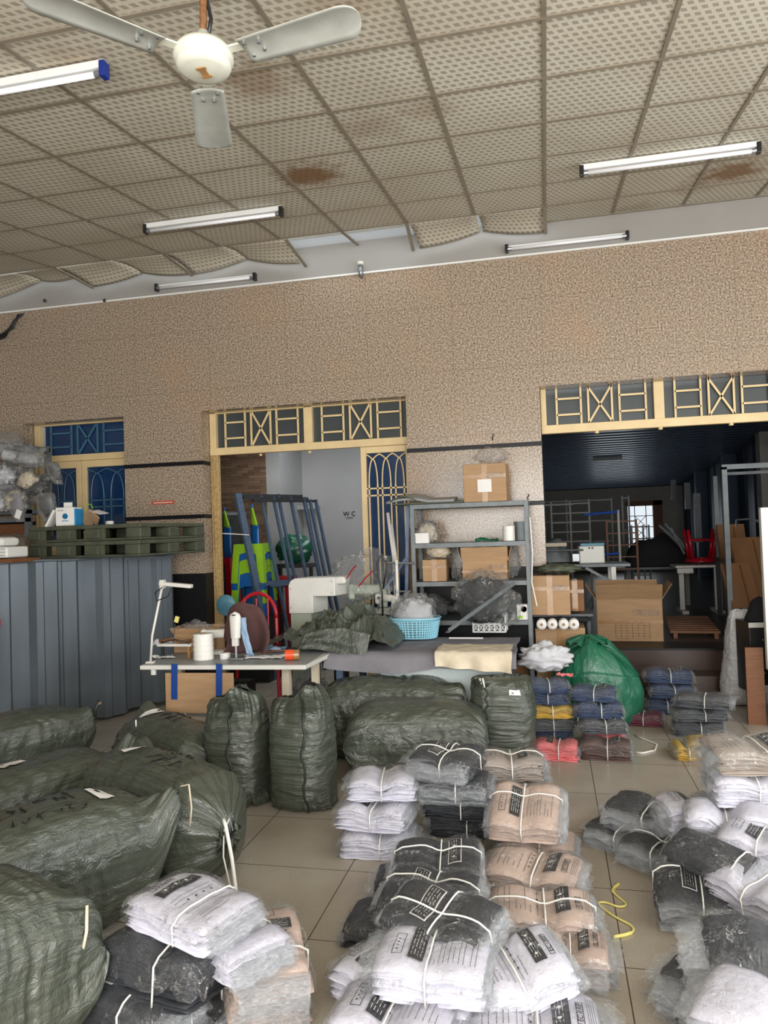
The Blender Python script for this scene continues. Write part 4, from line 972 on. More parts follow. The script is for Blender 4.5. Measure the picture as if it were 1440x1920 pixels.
# thread rail with scissors
q = on_table(290, 1238); t = thing('tool_tray', 'wire-wound tool rail low on the left of the sewing table', 'tray', (q.x, q.y+.1, zs+.002))
MB().b2((-.02, -.03, .09), (.26, .03, .11)).build('rail', 'machine_white', t, bevel=.003)
MB().tube([(0, -.03, .13), (.08, .0, .14), (.16, -.02, .12), (.24, .02, .13)], .012, 8).build('wound_wire', 'brown_rust', t, smooth=True); MB().tube([(.02, -.035, .12), (.13, -.035, .145), (.25, -.035, .115)], .006, 6).build('wound_wire', 'steel_dark', t, smooth=True)
MB().b2((0, -.01, 0), (.02, .01, .09)).build('post', 'steel_dark', t); MB().b2((.22, -.01, 0), (.24, .01, .09)).build('post', 'box_tape', t)
MB().tube([(.1, 0, .11), (.12, 0, .26)], .003, 6).build('needle_wire', 'steel_dark', t); MB().box((.135, 0, .29), (.03, .012, .045), (0, .3, 0)).build('yellow_tag', 'yellow_string', t)
# white cone
q = on_table(374, 1240); spool('string_cone', 'large white string cone standing on the front of the sewing table', (q.x, q.y+.07, zs+.003), .072, .19)
q = on_table(419, 1237); spool('tape_spool', 'small white tape spool right of the large string cone', (q.x, q.y+.03, zs+.003), .037, .045, 'white_paper')
# fabric scraps
def cloth_patch(name, label, loc, w_, d_, mat, seed, rz_=0, amp=.02, cat='cloth', lift=.012, group=None):
    o = MB().grid(lambda u, v: (w_*(u-.5)*(1+.15*nz(v*3, seed)), d_*(v-.5)*(1+.2*nz(u*3, seed+2)), .004+lift*abs(nz(u*4, v*4, 1, seed))*2+amp*max(0, nz(u*2.5, v*2.5, 4, seed))*2), 20, 14).build(name, mat, smooth=True, loc=loc, solid=.003)
    o.rotation_euler.z = rz_; return tag(o, label, cat, group)
q = on_table(325, 1224); cloth_patch('folded_cloth', 'white striped folded cloth behind the tool rail', (q.x, q.y-.08, zs+.07), .22, .14, 'white_cloth', 3, amp=.06)
q = on_table(270, 1236); cloth_patch('paper_strip', 'curled white paper strip at the left front of the sewing table', (q.x+.14, q.y+.03, zs+.004), .2, .05, 'white_paper', 4, -.2, .01, 'paper')
q = on_table(470, 1225); cloth_patch('blue_cloth', 'light blue cloth pieces spread behind the orange tape', (q.x+.07, q.y+.12, zs+.004), .3, .16, 'light_blue_cloth', 5, -.1, .03)
q = on_table(490, 1236); cloth_patch('tracing_paper', 'clear paper sheets on the front of the sewing table', (q.x, q.y+.04, zs+.003), .3, .1, 'white_paper', 6, .1, .004, 'paper')
q = on_table(505, 1228); tag(MB().box((0, 0, .012), (.22, .02, .012), (0, -.06, .1)).build('wooden_ruler', 'wood_brown', loc=(q.x, q.y+.05, zs+.01)), 'brown wooden stick lying left of the orange tape', 'ruler')
q = on_table(540, 1240); t = thing('tape_dispenser', 'orange and clear tape dispenser at the right front of the sewing table', 'tape', (q.x, q.y+.04, zs+.003), .2)
MB().lathe([(.02, -.03), (.038, -.03), (.038, .03), (.02, .03)], (.0, 0, .038), 20, 'x').build('orange_holder', 'orange_tape', t, smooth=False); MB().lathe([(.02, .031), (.036, .031), (.036, .07), (.02, .07)], (0, 0, .038), 20, 'x').build('clear_roll', 'box_tape', t)
# industrial sewing machine heads
def sewing_machine(label, loc, rz_, s=1.0, mat='machine_white', cloth=False):
    t = thing('sewing_machine', label, 'sewing machine', loc, rz_)
    MB().b2((-.24*s, -.09*s, 0), (.24*s, .09*s, .05*s)).build('bed', mat, t, bevel=.008)
    MB().b2((.12*s, -.05*s, .05*s), (.22*s, .05*s, .30*s)).build('column', mat, t, bevel=.02)
    MB().b2((-.2*s, -.045*s, .2*s), (.15*s, .045*s, .31*s)).build('arm', mat, t, bevel=.02)
    MB().b2((-.22*s, -.05*s, .15*s), (-.14*s, .05*s, .32*s)).build('head', mat, t, bevel=.02)
    MB().tube([(-.18*s, 0, .06*s), (-.18*s, 0, .15*s)], .006, 8).build('needle_bar', 'steel', t)
    MB().lathe([(.055*s, 0), (.06*s, .02*s), (.03*s, .03*s)], (.22*s, 0, .24*s), 20, 'x').build('hand_wheel', mat, t, smooth=True)
    MB().lathe([(.012, -.02), (.012, 0)], (-.1*s, -.045*s, .26*s), 10, 'y').build('tension_dial', 'steel', t)
    MB().tube([(.05*s, .02, .31*s), (.05*s, .02, .38*s)], .004, 6).build('thread_pin', 'steel', t)
    return t
q = on_table(420, 1226); sewing_machine('low white sewing machine in the middle of the sewing table', (q.x-.03, q.y-.02, zs+.003), .35, .62)
# machine with brown cloth draped over it (stands in second row)
q = az(468, 1215, .75)
t = thing('draped_machine', 'upright white machine arm under the brown draped cloth', 'sewing machine', (q.x, q.y-.25, zs+.003), 0)
MB().grid(lambda u, v: (.045*math.cos(2*PI*u)*(1 if v < .75 else math.sqrt(max(.001, 1-((v-.75)/.25)**2)))*(.8+.25*v), .03*math.sin(2*PI*u)*(1-.3*v), .16+.19*v), 22, 14, closed_u=True).build('head', 'machine_white', t, smooth=True)
MB().b2((-.025, -.02, .1), (.02, .02, .17)).build('face_plate', 'machine_white', t, bevel=.006); MB().tube([(0, 0, .0), (0, 0, .1)], .009, 8).build('needle_bar', 'steel', t); MB().b2((-.05, -.03, 0), (.06, .05, .02)).build('bed', 'steel', t, bevel=.004)
MB().b2((-.012, -.034, .325), (.015, -.026, .332)).build('slot', 'dark_plastic', t)
mx = q.x; my = q.y-.25
def drape(u, v):
    x = -.17+.36*u; top = .37*(1-abs(2*(u-.52)*.93)**2.6)**.5+.01
    z = top*(1-v)+.03+.02*nz(u*4, v*3, 2)
    return (x+.03*math.sin(v*3), .08+.05*math.cos(u*9)*v-.07*(1-v)*math.sin(PI*u)+.09*(abs(u-.5)*2)**2*-1*v, z)
o = MB().grid(drape, 26, 14).build('brown_cloth', 'brown_cloth', smooth=True, loc=(mx+.0, my+.09, zs+.003), solid=.006); tag(o, 'dark brown cloth draped behind the white machine arm', 'cloth')
o2 = MB().grid(lambda u, v: (-.02+.05*u+.06*v*v, .0+.02*nz(u*3, v*5), .3-.28*v), 6, 10).build('blue_cloth', 'light_blue_cloth', smooth=True, loc=(mx+.05, my+.01, zs+.01), solid=.004); tag(o2, 'light blue cloth strip hanging beside the white machine arm', 'cloth')
q = az(475, 1190, .6); t = thing('red_chair', 'red round-backed chair behind the brown draped cloth', 'chair', (ay(480, 1113, 5.75).x, 5.75, 0)); zc = ay(480, 1113, 5.75).z
MB().tube([(.17*math.cos(a_), .03*math.sin(a_), zc-.2+.2*math.sin(a_)) for a_ in [PI*k/14 for k in range(15)]], .016, 8).build('back_rim', 'red_plastic', t, smooth=True)
for sx in (-.17, .17): MB().tube([(sx, 0, zc-.2), (sx*1.1, -.02, 0)], .016, 8).build('leg', 'red_plastic', t)
for k in range(3): MB().tube([(-.14+.1*k+.04, .0, zc-.4), (-.14+.1*k+.04, 0, zc-.04)], .007, 6).build('slat', 'red_plastic', t)
MB().lathe([(.19, zc-.42), (.2, zc-.40), (0, zc-.39)], n=20).build('seat', 'red_plastic', t)
# carton with scraps behind
q = az(378, 1221, .7); t = carton('open_carton', 'open carton of plastic scraps at the back of the sewing table', (q.x-.02, q.y+.0, zs+.003), .34, .2, .15, .1, open_=True, flap=.05, tape=False)
blob('plastic_scraps', 'white plastic scraps heaped in the open carton', (q.x-.04, q.y+.0, zs+.10), (.26, .16, .13), 21, 'film_bag', .6)
# under-table bits
t = thing('treadle', 'dark motor and pedal under the sewing table', 'motor', (stt.location.x+.52, stt.location.y+.5, 0)); MB().b2((-.12, -.08, .3), (.12, .1, .5)).build('motor', 'dark_plastic', t, bevel=.02); MB().box((0, -.1, .08), (.3, .22, .02), (.2, 0, 0)).build('pedal', 'steel_dark', t); MB().bar((0, 0, .08), (0, 0, .31), .03).build('rod', 'steel_dark', t)
blob('scrap_bag', 'clear bag of scraps under the right end of the sewing table', (stt.location.x+1.02, stt.location.y+.75, .0), (.3, .3, .5), 31, 'film_bag', .4, inner='brown_cloth')

# ---------------- grey box-shaped arm machine ----------------
Y = 6.25; a, b = ay(540, 1085, Y), ay(652, 1068, Y); zb_ = ay(590, 1150, Y).z
t = thing('boxed_machine', 'cream L-shaped boxed machine head behind the dark cloth pile', 'machine', (a.x, Y, 0)); w_ = ay(627, 1080, Y).x-a.x
zt_ = a.z; zm = ay(600, 1118, Y).z
m = MB(); pf = [(0, zb_), (0, zt_-.06), (.02, zt_-.02), (.06, zt_), (w_, zt_+.005), (w_, zm), (w_*.52, zm), (w_*.52, zb_)]
n_ = len(pf)
m.v = [Vector((x, 0, z)) for x, z in pf]+[Vector((x+.06, .26, z+.0)) for x, z in pf]; m.f = [list(range(n_)), list(range(n_, 2*n_))[::-1]]+[[i, n_+i, n_+(i+1) % n_, (i+1) % n_] for i in range(n_)]
m.build('housing', 'machine_white', t, bevel=.006)
MB().b2((w_+.0, .03, zt_-.06), (w_+.09, .2, zt_+.004)).build('motor_end', 'machine_white', t, bevel=.02)
MB().b2((0.01, .02, 0), (.2, .24, zb_+.0)).build('pedestal', 'machine_green', t)
for k, (x, z) in enumerate(((.02, zt_-.09), (w_-.03, zt_-.03), (w_-.03, zm+.03), (.02, zb_+.05))): MB().lathe([(.005, -.003), (.005, 0)], (x, 0, z), 8, 'y').build('screw', 'steel', t)

# ---------------- cutting table ----------------
zt = .72; YF, YK = 5.42, 6.18
xa, xb = az(618, 1225, zt).x, az(955, 1212, zt).x
t = thing('cutting_table', 'table covered with grey cloth carrying the blue basket', 'table', ((xa+xb)/2, (YF+YK)/2, 0)); hw = (xb-xa)/2
MB().b2((-hw, -.38, zt-.06), (hw, .38, zt-.02)).build('table_top', 'grey_tabletop', t)
for sx in (-1, 1):
    for sy in (-1, 1): MB().b2((sx*(hw-.03)-.025, sy*.34-.025, 0), (sx*(hw-.03)+.025, sy*.34+.025, zt-.06)).build('leg', 'frame_blue_grey', t)
ctx, cty = (xa+xb)/2, (YF+YK)/2
def clothf(x0, x1, y0, y1, drop, seed, zz, sag, amp=.01):
    L1 = (y1-y0); tot = L1+drop
    def f(u, v):
        s_ = v*tot; x = x0+(x1-x0)*u
        dd = drop*(.75+.35*sag(u)) ; hem = (s_-L1)/drop if s_ > L1 else 0
        if s_ <= L1: y = y1-s_; z = zz+.004+amp*abs(nz(u*7, v*6, 1, seed))
        else: y = y0-.012-.022*math.sin(u*17+seed)*hem-.03*hem-(.045 if seed == 1 else 0); z = zz-dd*hem+.004
        return (x-ctx+.02*nz(v*4, u*3, 3, seed), y-cty, z)
    return f
o = MB().grid(clothf(xa-.05, xb+.06, YF, YK, .13, 1, zt-.018, lambda u: math.sin(PI*u*1.6)*.9 if u < .62 else .1), 50, 34).build('grey_cloth', 'grey_cloth', smooth=True, loc=(ctx, cty, 0)); tag(o, 'grey cloth spread over the cutting table', 'cloth')
o = MB().grid(clothf(xa+.36, xb-.03, YF-.0, YF+.2, .33, 2, zt-.05, lambda u: math.sin(PI*u)), 40, 24).build('pale_cloth', 'pale_cloth', smooth=True, loc=(ctx, cty-.0, -.03)); tag(o, 'pale blue-white cloth hanging below the grey cloth', 'cloth')
o = MB().grid(clothf(xa+.78, xb+.03, YF-.09, YF+.25, .13, 3, zt+.004, lambda u: u), 30, 20).build('cream_cloth', 'cream_cloth', smooth=True, loc=(ctx, cty, 0)); tag(o, 'cream cloth with red corner at the right front of the cutting table', 'cloth')
q = ay(905, 1237, YF-.08); tag(MB().box((0, 0, 0), (.02, .01, .06), (0, .5, 0)).build('red_tassel', 'red_plastic', loc=q), 'red fabric corner hanging from the cream cloth', 'cloth')
q = ay(948, 1242, YF-.09); tag(MB().box((0, 0, 0), (.03, .01, .03), (0, .2, 0)).build('red_tassel', 'red_plastic', loc=q), 'small red corner at the far right end of the cream cloth', 'cloth')
# white board and carton below the table
q = ay(700, 1250, 5.75); tag(MB().b2((0, -.01, 0), (.62, .01, .56)).build('white_board', 'white_plastic', loc=(ay(703, 1250, 5.85).x, 5.85, 0)), 'white board standing below the cutting table cloth', 'board')
q = ay(865, 1290, 5.62); carton('carton', 'brown carton under the right end of the cutting table', (q.x, 5.75, 0), .22, .2, .48, 0, 'cardboard_dark', tape=False)
ZC = zt-.0
# blue basket
q = az(776, 1196, ZC+.01)
bk = thing('laundry_basket', 'light blue oval plastic basket on the grey cloth', 'basket', (q.x, q.y+.08, ZC+.008))
Ra, Rb, Hb = .205, .14, .155
def bsk(a_, v): 
    k = .86+.14*v
    c_, s_ = math.cos(a_), math.sin(a_); e = 2/2.6
    return Vector((Ra*k*abs(c_)**e*(1 if c_ > 0 else -1), Rb*k*abs(s_)**e*(1 if s_ > 0 else -1), Hb*v))
m = MB(); N = 56
for i in range(N):
    a_ = 2*PI*i/N; m.bar(bsk(a_, 0), bsk(a_, 1), .009, .005)
for j in range(9):
    v = j/8; m.tube([bsk(2*PI*i/N, v) for i in range(N+1)], (.0055) if 0 < j < 8 else .007, 4, False)
m.build('lattice_wall', 'blue_basket', bk)
MB().grid(lambda u, v: bsk(2*PI*u, 1)*(1+.05*math.sin(PI*v/1))*1+Vector((0, 0, -.012+.018*v)), 56, 4, closed_u=True).build('rim', 'blue_basket', bk, smooth=True, solid=.005)
MB().grid(lambda u, v: (bsk(2*PI*u, 0).x*v, bsk(2*PI*u, 0).y*v, .003), 40, 4, closed_u=True).build('base', 'blue_basket', bk, solid=.003)
blob('clear_bag', 'clear plastic bag full of pale wadding in the blue basket', (q.x-.0, q.y+.08, ZC+.02), (.36, .21, .34), 44, 'film_bag', .35, inner='white_cloth')
o = MB().grid(lambda u, v: (-.26+.3*u+.05*v, -.02+.16*(v-.5)+.03*nz(u*4, v*4, 2), .16+.12*math.sin(PI*u*.9+.2)*(1-.3*v)+.03*nz(u*6, v*6, 7)), 24, 14).build('plastic_sheet', 'film_bag_thin', smooth=True, loc=(q.x, q.y+.1, ZC+.02)); tag(o, 'loose clear film trailing over the left side of the basket', 'plastic sheet')
# dark sack cloth pile
pts0 = az(640, 1200, ZC)
def fold(x, y, sd, k=1.0):
    wx_ = x+.35*nz(x*1.3, y*1.3, 1, sd); wy_ = y+.35*nz(x*1.3, y*1.3, 7, sd)
    a_ = 1-2*abs(nz(wx_*1.7, wy_*.8, 3, sd)); b_ = 1-2*abs(nz(wx_*2.1+wy_*2.6, wy_*2-wx_, 9, sd)); c_ = 1-2*abs(nz(wx_*6, wy_*5.5, 2, sd))
    return .62*a_**3+.30*b_**2*(1 if b_ > 0 else -1)+.05*c_**2*k
def pile(u, v):
    x = -.72+1.04*u; y = -.25+.62*v
    env = max(0, math.sin(PI*u))**.5*max(0, math.sin(PI*min(1, v*.93+.07)))**.4
    hgt = (.08+.25*math.exp(-((u-.70)/.30)**2-((v-.75)/.5)**2)+.06*math.exp(-((u-.25)/.2)**2))*env
    f_ = fold(u*3.2, v*2.2, 4)
    return (x+.03*nz(u*4, v*4, 6), y-.04*nz(u*5, v*4, 8), max(.003, hgt+.14*env*(f_-.25)))
o = MB().grid(pile, 150, 100).build('sack_cloth_pile', 'tarp', smooth=True, loc=(pts0.x+.22, 5.72, ZC+.012), uvfn=[(i/150*.9, j/100*.8) for i in range(151) for j in range(101)]); tag(o, 'heap of empty dark green woven sacks on the left of the cutting table', 'sack')
def flapf(u, v):
    return (-.36+.52*u-.05*v, -.27-.04*v-.012*math.sin(u*9)*v-.02*nz(u*4, v*3, 1), .12+.05*math.sin(PI*u)-.24*v*(.45+.55*u)+.01*nz(u*6, v*6, 3))
o = MB().grid(flapf, 40, 20).build('sack_cloth_flap', 'tarp', smooth=True, loc=(pts0.x+.22, 5.70, ZC+.0), solid=.004, uvfn=[(i/40*.6, j/20*.4) for i in range(41) for j in range(21)]); tag(o, 'flat green woven sack hanging over the front of the heap, left of the basket', 'sack')
q = az(600, 1215, ZC); 
for k in range(4):
    o = MB().grid(lambda u, v: (.34*(u-.5), .15*(v-.5), .012*k+.012+.01*nz(u*5, v*3, k)), 14, 8).build('folded_sack', 'tarp', smooth=True, loc=(q.x+.1+.01*k, 5.52-.0*k, ZC+.012+.011*k), solid=.008, uvfn=[(i/14*.4, j/8*.2) for i in range(15) for j in range(9)])
    tag(o, ('lowest', 'second', 'third', 'topmost')[k]+' folded green sack under the front edge of the heap', 'sack', 'folded sacks under the heap')
# white crate, grey angle bar, white tube
q = az(918, 1188, ZC)
t = thing('white_crate', 'small white plastic crate on the right of the cutting table', 'crate', (q.x, q.y+.1, ZC+.008), -.03)
m = MB(); cw, cd, ch = .27, .17, .14
for sy in (-cd/2, cd/2):
    for z in (.004, ch*.5, ch): m.b2((-cw/2, sy-.003, z-.006), (cw/2, sy+.003, z+.006))
    for k in range(7): x = -cw/2+cw*k/6; m.b2((x-.006, sy-.003, 0), (x+.006, sy+.003, ch))
    for k in range(6): x = -cw/2+cw*(k+.5)/6; m.bar((x-.02, sy, .01), (x+.02, sy, ch*.5), .005); m.bar((x+.02, sy, .01), (x-.02, sy, ch*.5), .005)
for sx in (-cw/2, cw/2):
    for z in (.004, ch*.5, ch): m.b2((sx-.003, -cd/2, z-.006), (sx+.003, cd/2, z+.006))
    for k in range(5): y = -cd/2+cd*k/4; m.b2((sx-.003, y-.006, 0), (sx+.003, y+.006, ch))
m.build('lattice_walls', 'white_plastic', t); MB().b2((-cw/2, -cd/2, 0), (cw/2, cd/2, .004)).build('base', 'white_plastic', t)
p1, p2 = ay(838, 1186, 5.62), ay(962, 1097, 6.3)
MBo = MB().bar((0, 0, 0), p2-p1, .03, .006); MBo.bar(Vector((.012, 0, .015)), p2-p1+Vector((.012, 0, .015)), .006, .03)
tag(MBo.build('angle_bar', 'shelf_grey', loc=p1), 'grey steel angle bar leaning from the table to the shelf', 'bar')
p1 = az(842, 1196, ZC+.02); tag(MB().tube([(0, 0, 0), (.27, -.01, .0)], .007, 8).build('white_tube', 'white_plastic', loc=(p1.x, p1.y-.0, ZC+.018)), 'thin white tube lying in front of the white crate', 'tube')
q = az(844, 1178, ZC); spool('thread_cone', 'small dark thread cone right of the basket', (q.x, q.y+.12, ZC+.005), .025, .075, 'steel_dark')
# ---------------- machine heads wrapped in plastic behind the heap ----------------
q = ay(690, 1105, 6.45)
t = thing('machine_stand', 'dark stand carrying the wrapped sewing machines behind the heap', 'stand', (q.x, 6.5, 0)); hs = .88
MB().b2((-.33, -.2, hs-.03), (.33, .2, hs)).build('top', 'steel_dark', t)
for sx in (-.28, .28):
    for sy in (-.16, .16): MB().b2((sx-.02, sy-.02, 0), (sx+.02, sy+.02, hs-.03)).build('leg', 'steel_dark', t)
sewing_machine('grey-green sewing machine under plastic film behind the heap', (q.x-.02, 6.52, hs+.002), .2, .8, 'machine_green')
m1 = sewing_machine('white overlock head with thread guides, right of the film-wrapped machine', (q.x+.18, 6.38, hs+.002), -.5, .55, 'machine_white')
blob('machine_cover', 'clear plastic film bag over the grey-green machine', (q.x-.06, 6.55, hs+.12), (.55, .34, .42), 61, 'film_bag_thin', .45)
for k, (px, py, px2, py2, c_) in enumerate(((650, 1085, 668, 1060, 'red_plastic'), (672, 1100, 700, 1070, 'red_plastic'))):
    p1, p2 = ay(px, py, 6.28), ay(px2, py2, 6.28); tag(MB().tube([(0, 0, 0), (p2-p1)*.5+Vector((0, 0, .01)), p2-p1], .006, 6).build('red_hose', c_, loc=p1), ('upper', 'lower')[k]+' thin red hose among the wrapped machines', 'hose')
p1 = ay(716, 1100, 6.25); tag(MB().tube([(0, 0, .885-p1.z), (0, 0, -.05), (-.03, 0, .1), (-.035, 0, .2), (.0, 0, .27), (.045, 0, .2), (.035, 0, .1), (.01, 0, -.02)], .008, 8).build('cable_loop', 'dark_plastic', smooth=True, loc=p1), 'black cable loop standing up beside the wrapped machines', 'cable')
p1 = ay(745, 1105, 6.35); t = thing('thread_stand', 'white pipe thread stand left of the shelf', 'stand', (p1.x, 6.35, hs)); MB().tube([(0, 0, -hs), (0, 0, .52-.05)], .013, 10).build('pole', 'machine_white', t); MB().tube([(-.1, 0, .45), (.17, 0, .44)], .01, 8).build('arm', 'steel', t); MB().tube([(-.02, 0, .2), (.12, 0, .2)], .008, 8).build('arm', 'steel', t)
for z in (.2, .44): MB().lathe([(.02, -.015), (.02, .015)], (0, 0, z), 10).build('clamp', 'steel', t)
for k, (px0, py0, px1, py1, r) in enumerate(((727, 962, 738, 1045, .016), (733, 985, 741, 1048, .022))):
    p1, p2 = ay(px1, py1, 6.75), ay(px0, py0, 6.85); d = (p1-p2); tag(MB().tube([(0, 0, 0), d*1.0, Vector((d.x*1.6, d.y-.1, -p2.z))], r, 12).build('paper_tube', 'white_paper', smooth=True, loc=p2), ('thin taller', 'thicker shorter')[k]+' white tube leaning against the grille door', 'tube', 'white tubes leaning on the grille')
p1, p2 = ay(752, 1105, 6.62), ay(765, 945, 6.62); tag(MB().bar((0, 0, -p1.z), p2-p1, .03, .03).build('steel_bar', 'frame_blue_grey', loc=p1), 'blue-grey steel bar standing at the left side of the shelf', 'bar')
p1, p2 = ay(722, 1103, 6.5), ay(762, 1045, 6.6); tag(MB().bar((0, 0, 0), p2-p1, .03, .02).build('steel_bar', 'frame_blue_grey', loc=p1), 'short slanting blue-grey bar left of the shelf', 'bar')
p1 = ay(768, 1000, 6.88); tag(MB().b2((-.03, -.01, 0), (.05, .01, p1.z+.05)).build('brown_board', 'cardboard_dark', loc=(p1.x, 6.93, 0)), 'narrow brown board behind the left post of the shelf', 'board')

# ---------------- steel shelf ----------------
YS0, YS1 = 6.46, 6.88
l0, r0 = ay(768, 950, YS0).x, ay(990, 945, YS0).x; sw = r0-l0; ztop = ay(980, 938, YS0).z
sh = thing('steel_shelf', 'grey steel shelf unit against the granite pier', 'shelf', (l0, YS0, 0)); SD = YS1-YS0
for x in (.018, sw-.018):
    for y in (.018, SD-.018): MB().b2((x-.018, y-.018, 0), (x+.018, y+.018, ztop)).build('post', 'shelf_grey', sh, bevel=.002)
SZ = [ay(880, 1017, YS0).z, ay(880, 1090, YS0).z, ay(960, 1163, YS0).z, .12]
for z in [ztop]+SZ: MB().b2((.003, .003, z-.04), (sw-.003, SD-.003, z)).build('shelf_board', 'shelf_grey', sh, bevel=.002)
SZ = [ztop]+SZ
def sl(px, lev, y=.18): # x on a shelf level
    return ay(px, 1000, YS0+y).x
def onshelf(px, lev, y=.18): return (sl(px, lev, y), YS0+y, SZ[lev]+.002)
carton('taped_carton', 'taped carton with a white paper label on top of the steel shelf', onshelf(916, 0, .17), .37, .30, .33, -.05, sheet=(.0, .42, .12, .11))
blob('crumpled_bag', 'crumpled clear bag on top of the taped carton', (sl(927, 0)-.0, YS0+.17, SZ[0]+.338), (.27, .2, .14), 71, 'film_bag_thin', .5)
t = thing('folded_mat', 'flat dark mat and grey foam sheets on the left of the shelf top', 'mat', (sl(812, 0), YS0+.14, SZ[0]+.002))
MB().b2((-.32, -.16, 0), (.3, .16, .014)).build('dark_mat', 'pallet_green', t, bevel=.004)
MB().grid(lambda u, v: (-.38+.6*u, -.15+.3*v, .02+.045*math.sin(PI*min(1, u*1.6))*(.6+.4*v)+.035*v), 20, 8).build('grey_foam', 'grey_tabletop', t, smooth=True, solid=.02)
MB().grid(lambda u, v: (-.34+.24*u, -.17+.2*v, .03+.04*math.sin(PI*u)), 12, 4).build('dark_roll_end', 'pallet_green', t, smooth=True, solid=.008)
blob('clear_bag', 'clear bag with white reels, left end of the upper shelf', onshelf(800, 1), (.2, .18, .2), 72, 'film_bag', .4, inner='cream_cloth')
t = thing('white_box', 'small white box in front of the bag on the upper shelf', 'box', onshelf(792, 1, .05)); MB().b2((-.06, -.04, 0), (.06, .04, .09)).build('body', 'white_paper', t, bevel=.006); MB().b2((-.062, -.042, .075), (.062, .042, .092)).build('lid', 'white_paper', t, bevel=.004)
o = cloth_patch('green_strings', 'bright green string offcuts on the upper shelf', onshelf(912, 1, .08), .2, .08, 'sack_green', 8, 0, .02)
spool('white_spool', 'white string spool on the right of the upper shelf', onshelf(954, 1, .1), .052, .13)
t = thing('grey_tin', 'grey tin beside the white spool on the upper shelf', 'tin', onshelf(975, 1, .22)); MB().lathe([(.05, 0), (.05, .15)], n=20).build('can', 'shelf_grey', t, smooth=False); MB().lathe([(.052, .15), (.052, .165), (.04, .165)], n=20).build('lid', 'shelf_grey', t)
carton('taped_carton', 'small taped carton on the left of the middle shelf', onshelf(815, 2, .14), .21, .2, .19, 0)
carton('wide_carton', 'wide yellowish carton with an open top on the middle shelf', onshelf(909, 2, .17), .40, .26, .17, 0, open_=True, flap=.14, flare=-.3 if False else .25)
blob('clear_bag', 'clear bag between the two cartons on the middle shelf', onshelf(858, 2, .12), (.12, .2, .3), 73, 'film_bag', .4)
blob('clear_bag', 'clear bag at the right end of the middle shelf', onshelf(950, 2, .26), (.2, .16, .33), 74, 'film_bag', .4)
blob('cream_bundle', 'cream cloth bundle on top of the small taped carton', (sl(822, 2, .2), YS0+.2, SZ[2]+.2), (.2, .16, .12), 75, 'cream_cloth', .5)
blob('clear_bag', 'clear bag of metal parts, left end of the lower shelf', onshelf(805, 3, .15), (.3, .25, .2), 76, 'film_bag', .5, inner='steel_dark')
blob('big_clear_bag', 'big clear bag of black cloth leaning out of the lower shelf', (sl(905, 3, 0), YS0-.19, SZ[3]+.0-.0), (.46, .34, .44), 77, 'film_bag_thin', .3, inner='black_cloth')
blob('draped_film', 'clear film hanging at the right front of the lower shelf', (sl(948, 3, 0), YS0-.2, SZ[3]-.02), (.22, .2, .3), 78, 'film_bag_thin', .5)
t = thing('tissue_box', 'small white and yellow printed box at the right of the lower shelf', 'box', onshelf(975, 3, .04)); MB().b2((-.05, -.03, 0), (.05, .05, .13)).build('body', 'white_paper', t, bevel=.003); MB().lathe([(0, -.032), (.025, -.032)], (.01, 0, .09), 16, 'y').build('yellow_mark', 'yellow_string', t); MB().b2((-.05, -.032, .01), (.0, -.03, .035)).build('green_mark', 'lime_plastic', t)
o = MB().tube([(0, 0, 0), (.01, -.01, -.3), (-.005, 0, -.55), (.03, 0, -.75)], .006, 6).build('white_strap', 'white_string', loc=(r0+.012, YS0-.01, ay(990, 970, YS0).z)); tag(o, 'white string hanging down the right post of the shelf', 'string')
carton('dark_carton', 'dark carton on the bottom shelf behind the tables', onshelf(950, 4, .2), .3, .28, .3, 0, 'cardboard_dark')
# ---------------- cartons right of the shelf ----------------
q = ay(1046, 1200, 6.72)
carton('roll_carton', 'lower carton with white rolls on top, right of the shelf', (q.x+.02, 6.8, 0), .42, .34, ay(1046, 1180, 6.55).z, 0)
zr = ay(1046, 1180, 6.55).z
for k, px in enumerate((1016, 1036, 1057, 1076)):
    q2 = ay(px, 1178, 6.58); spool('tape_roll', ('leftmost', 'second', 'third', 'rightmost')[k]+' of the four white rolls on the lower carton', (q2.x, 6.61, zr+.046), .042, .1, 'white_paper', (PI/2, 0, 0), 'four white rolls on the lower carton', 'tape roll')
for k in range(1): blob('black_bag', 'flat black bag behind the four white rolls', (q.x+.04, 6.82, zr+.004), (.46, .16, .12), 81, 'black_cloth', .3)
carton('taped_carton', 'upper tilted carton with tape, above the four white rolls', (ay(1033, 1150, 6.75).x, 6.78, ay(1033, 1154, 6.62).z), .34, .26, .34, -.03)
carton('small_carton', 'smaller carton behind and right of the upper tilted carton', (ay(1079, 1150, 7.0).x, 7.08, ay(1079, 1152, 7.0).z+.01), .16, .2, .3, 0, 'cardboard_dark')
t = thing('carton_trolley', 'dark stand holding the upper cartons beside the shelf', 'stand', (ay(1045, 1150, 6.95).x, 6.98, 0)); zz = ay(1033, 1154, 6.62).z-.004
MB().b2((-.26, -.24, zz-.02), (.30, .2, zz)).build('top', 'steel_dark', t)
for sx in (-.24, .28): MB().b2((sx-.015, .12, 0), (sx+.015, .18, zz-.02)).build('leg', 'steel_dark', t)
o = blob('green_cloth', 'dark greenish bag lying over the upper tilted carton', (ay(1045, 1080, 6.8).x, 6.82, ay(1033, 1154, 6.62).z+.345), (.36, .24, .09), 83, 'pallet_green', .5)
q = ay(1180, 1206, 7.98); qt = ay(1180, 1112, 7.9)
carton('big_open_carton', 'big open carton with flared flaps on the store room step', (ay(1182, 1206, 8.1).x, 8.2, .407), 0.64, .5, .43, -.05, open_=True, flap=.18, flare=.55)
bx = bpy.data.objects['big_open_carton']
m = MB(); 
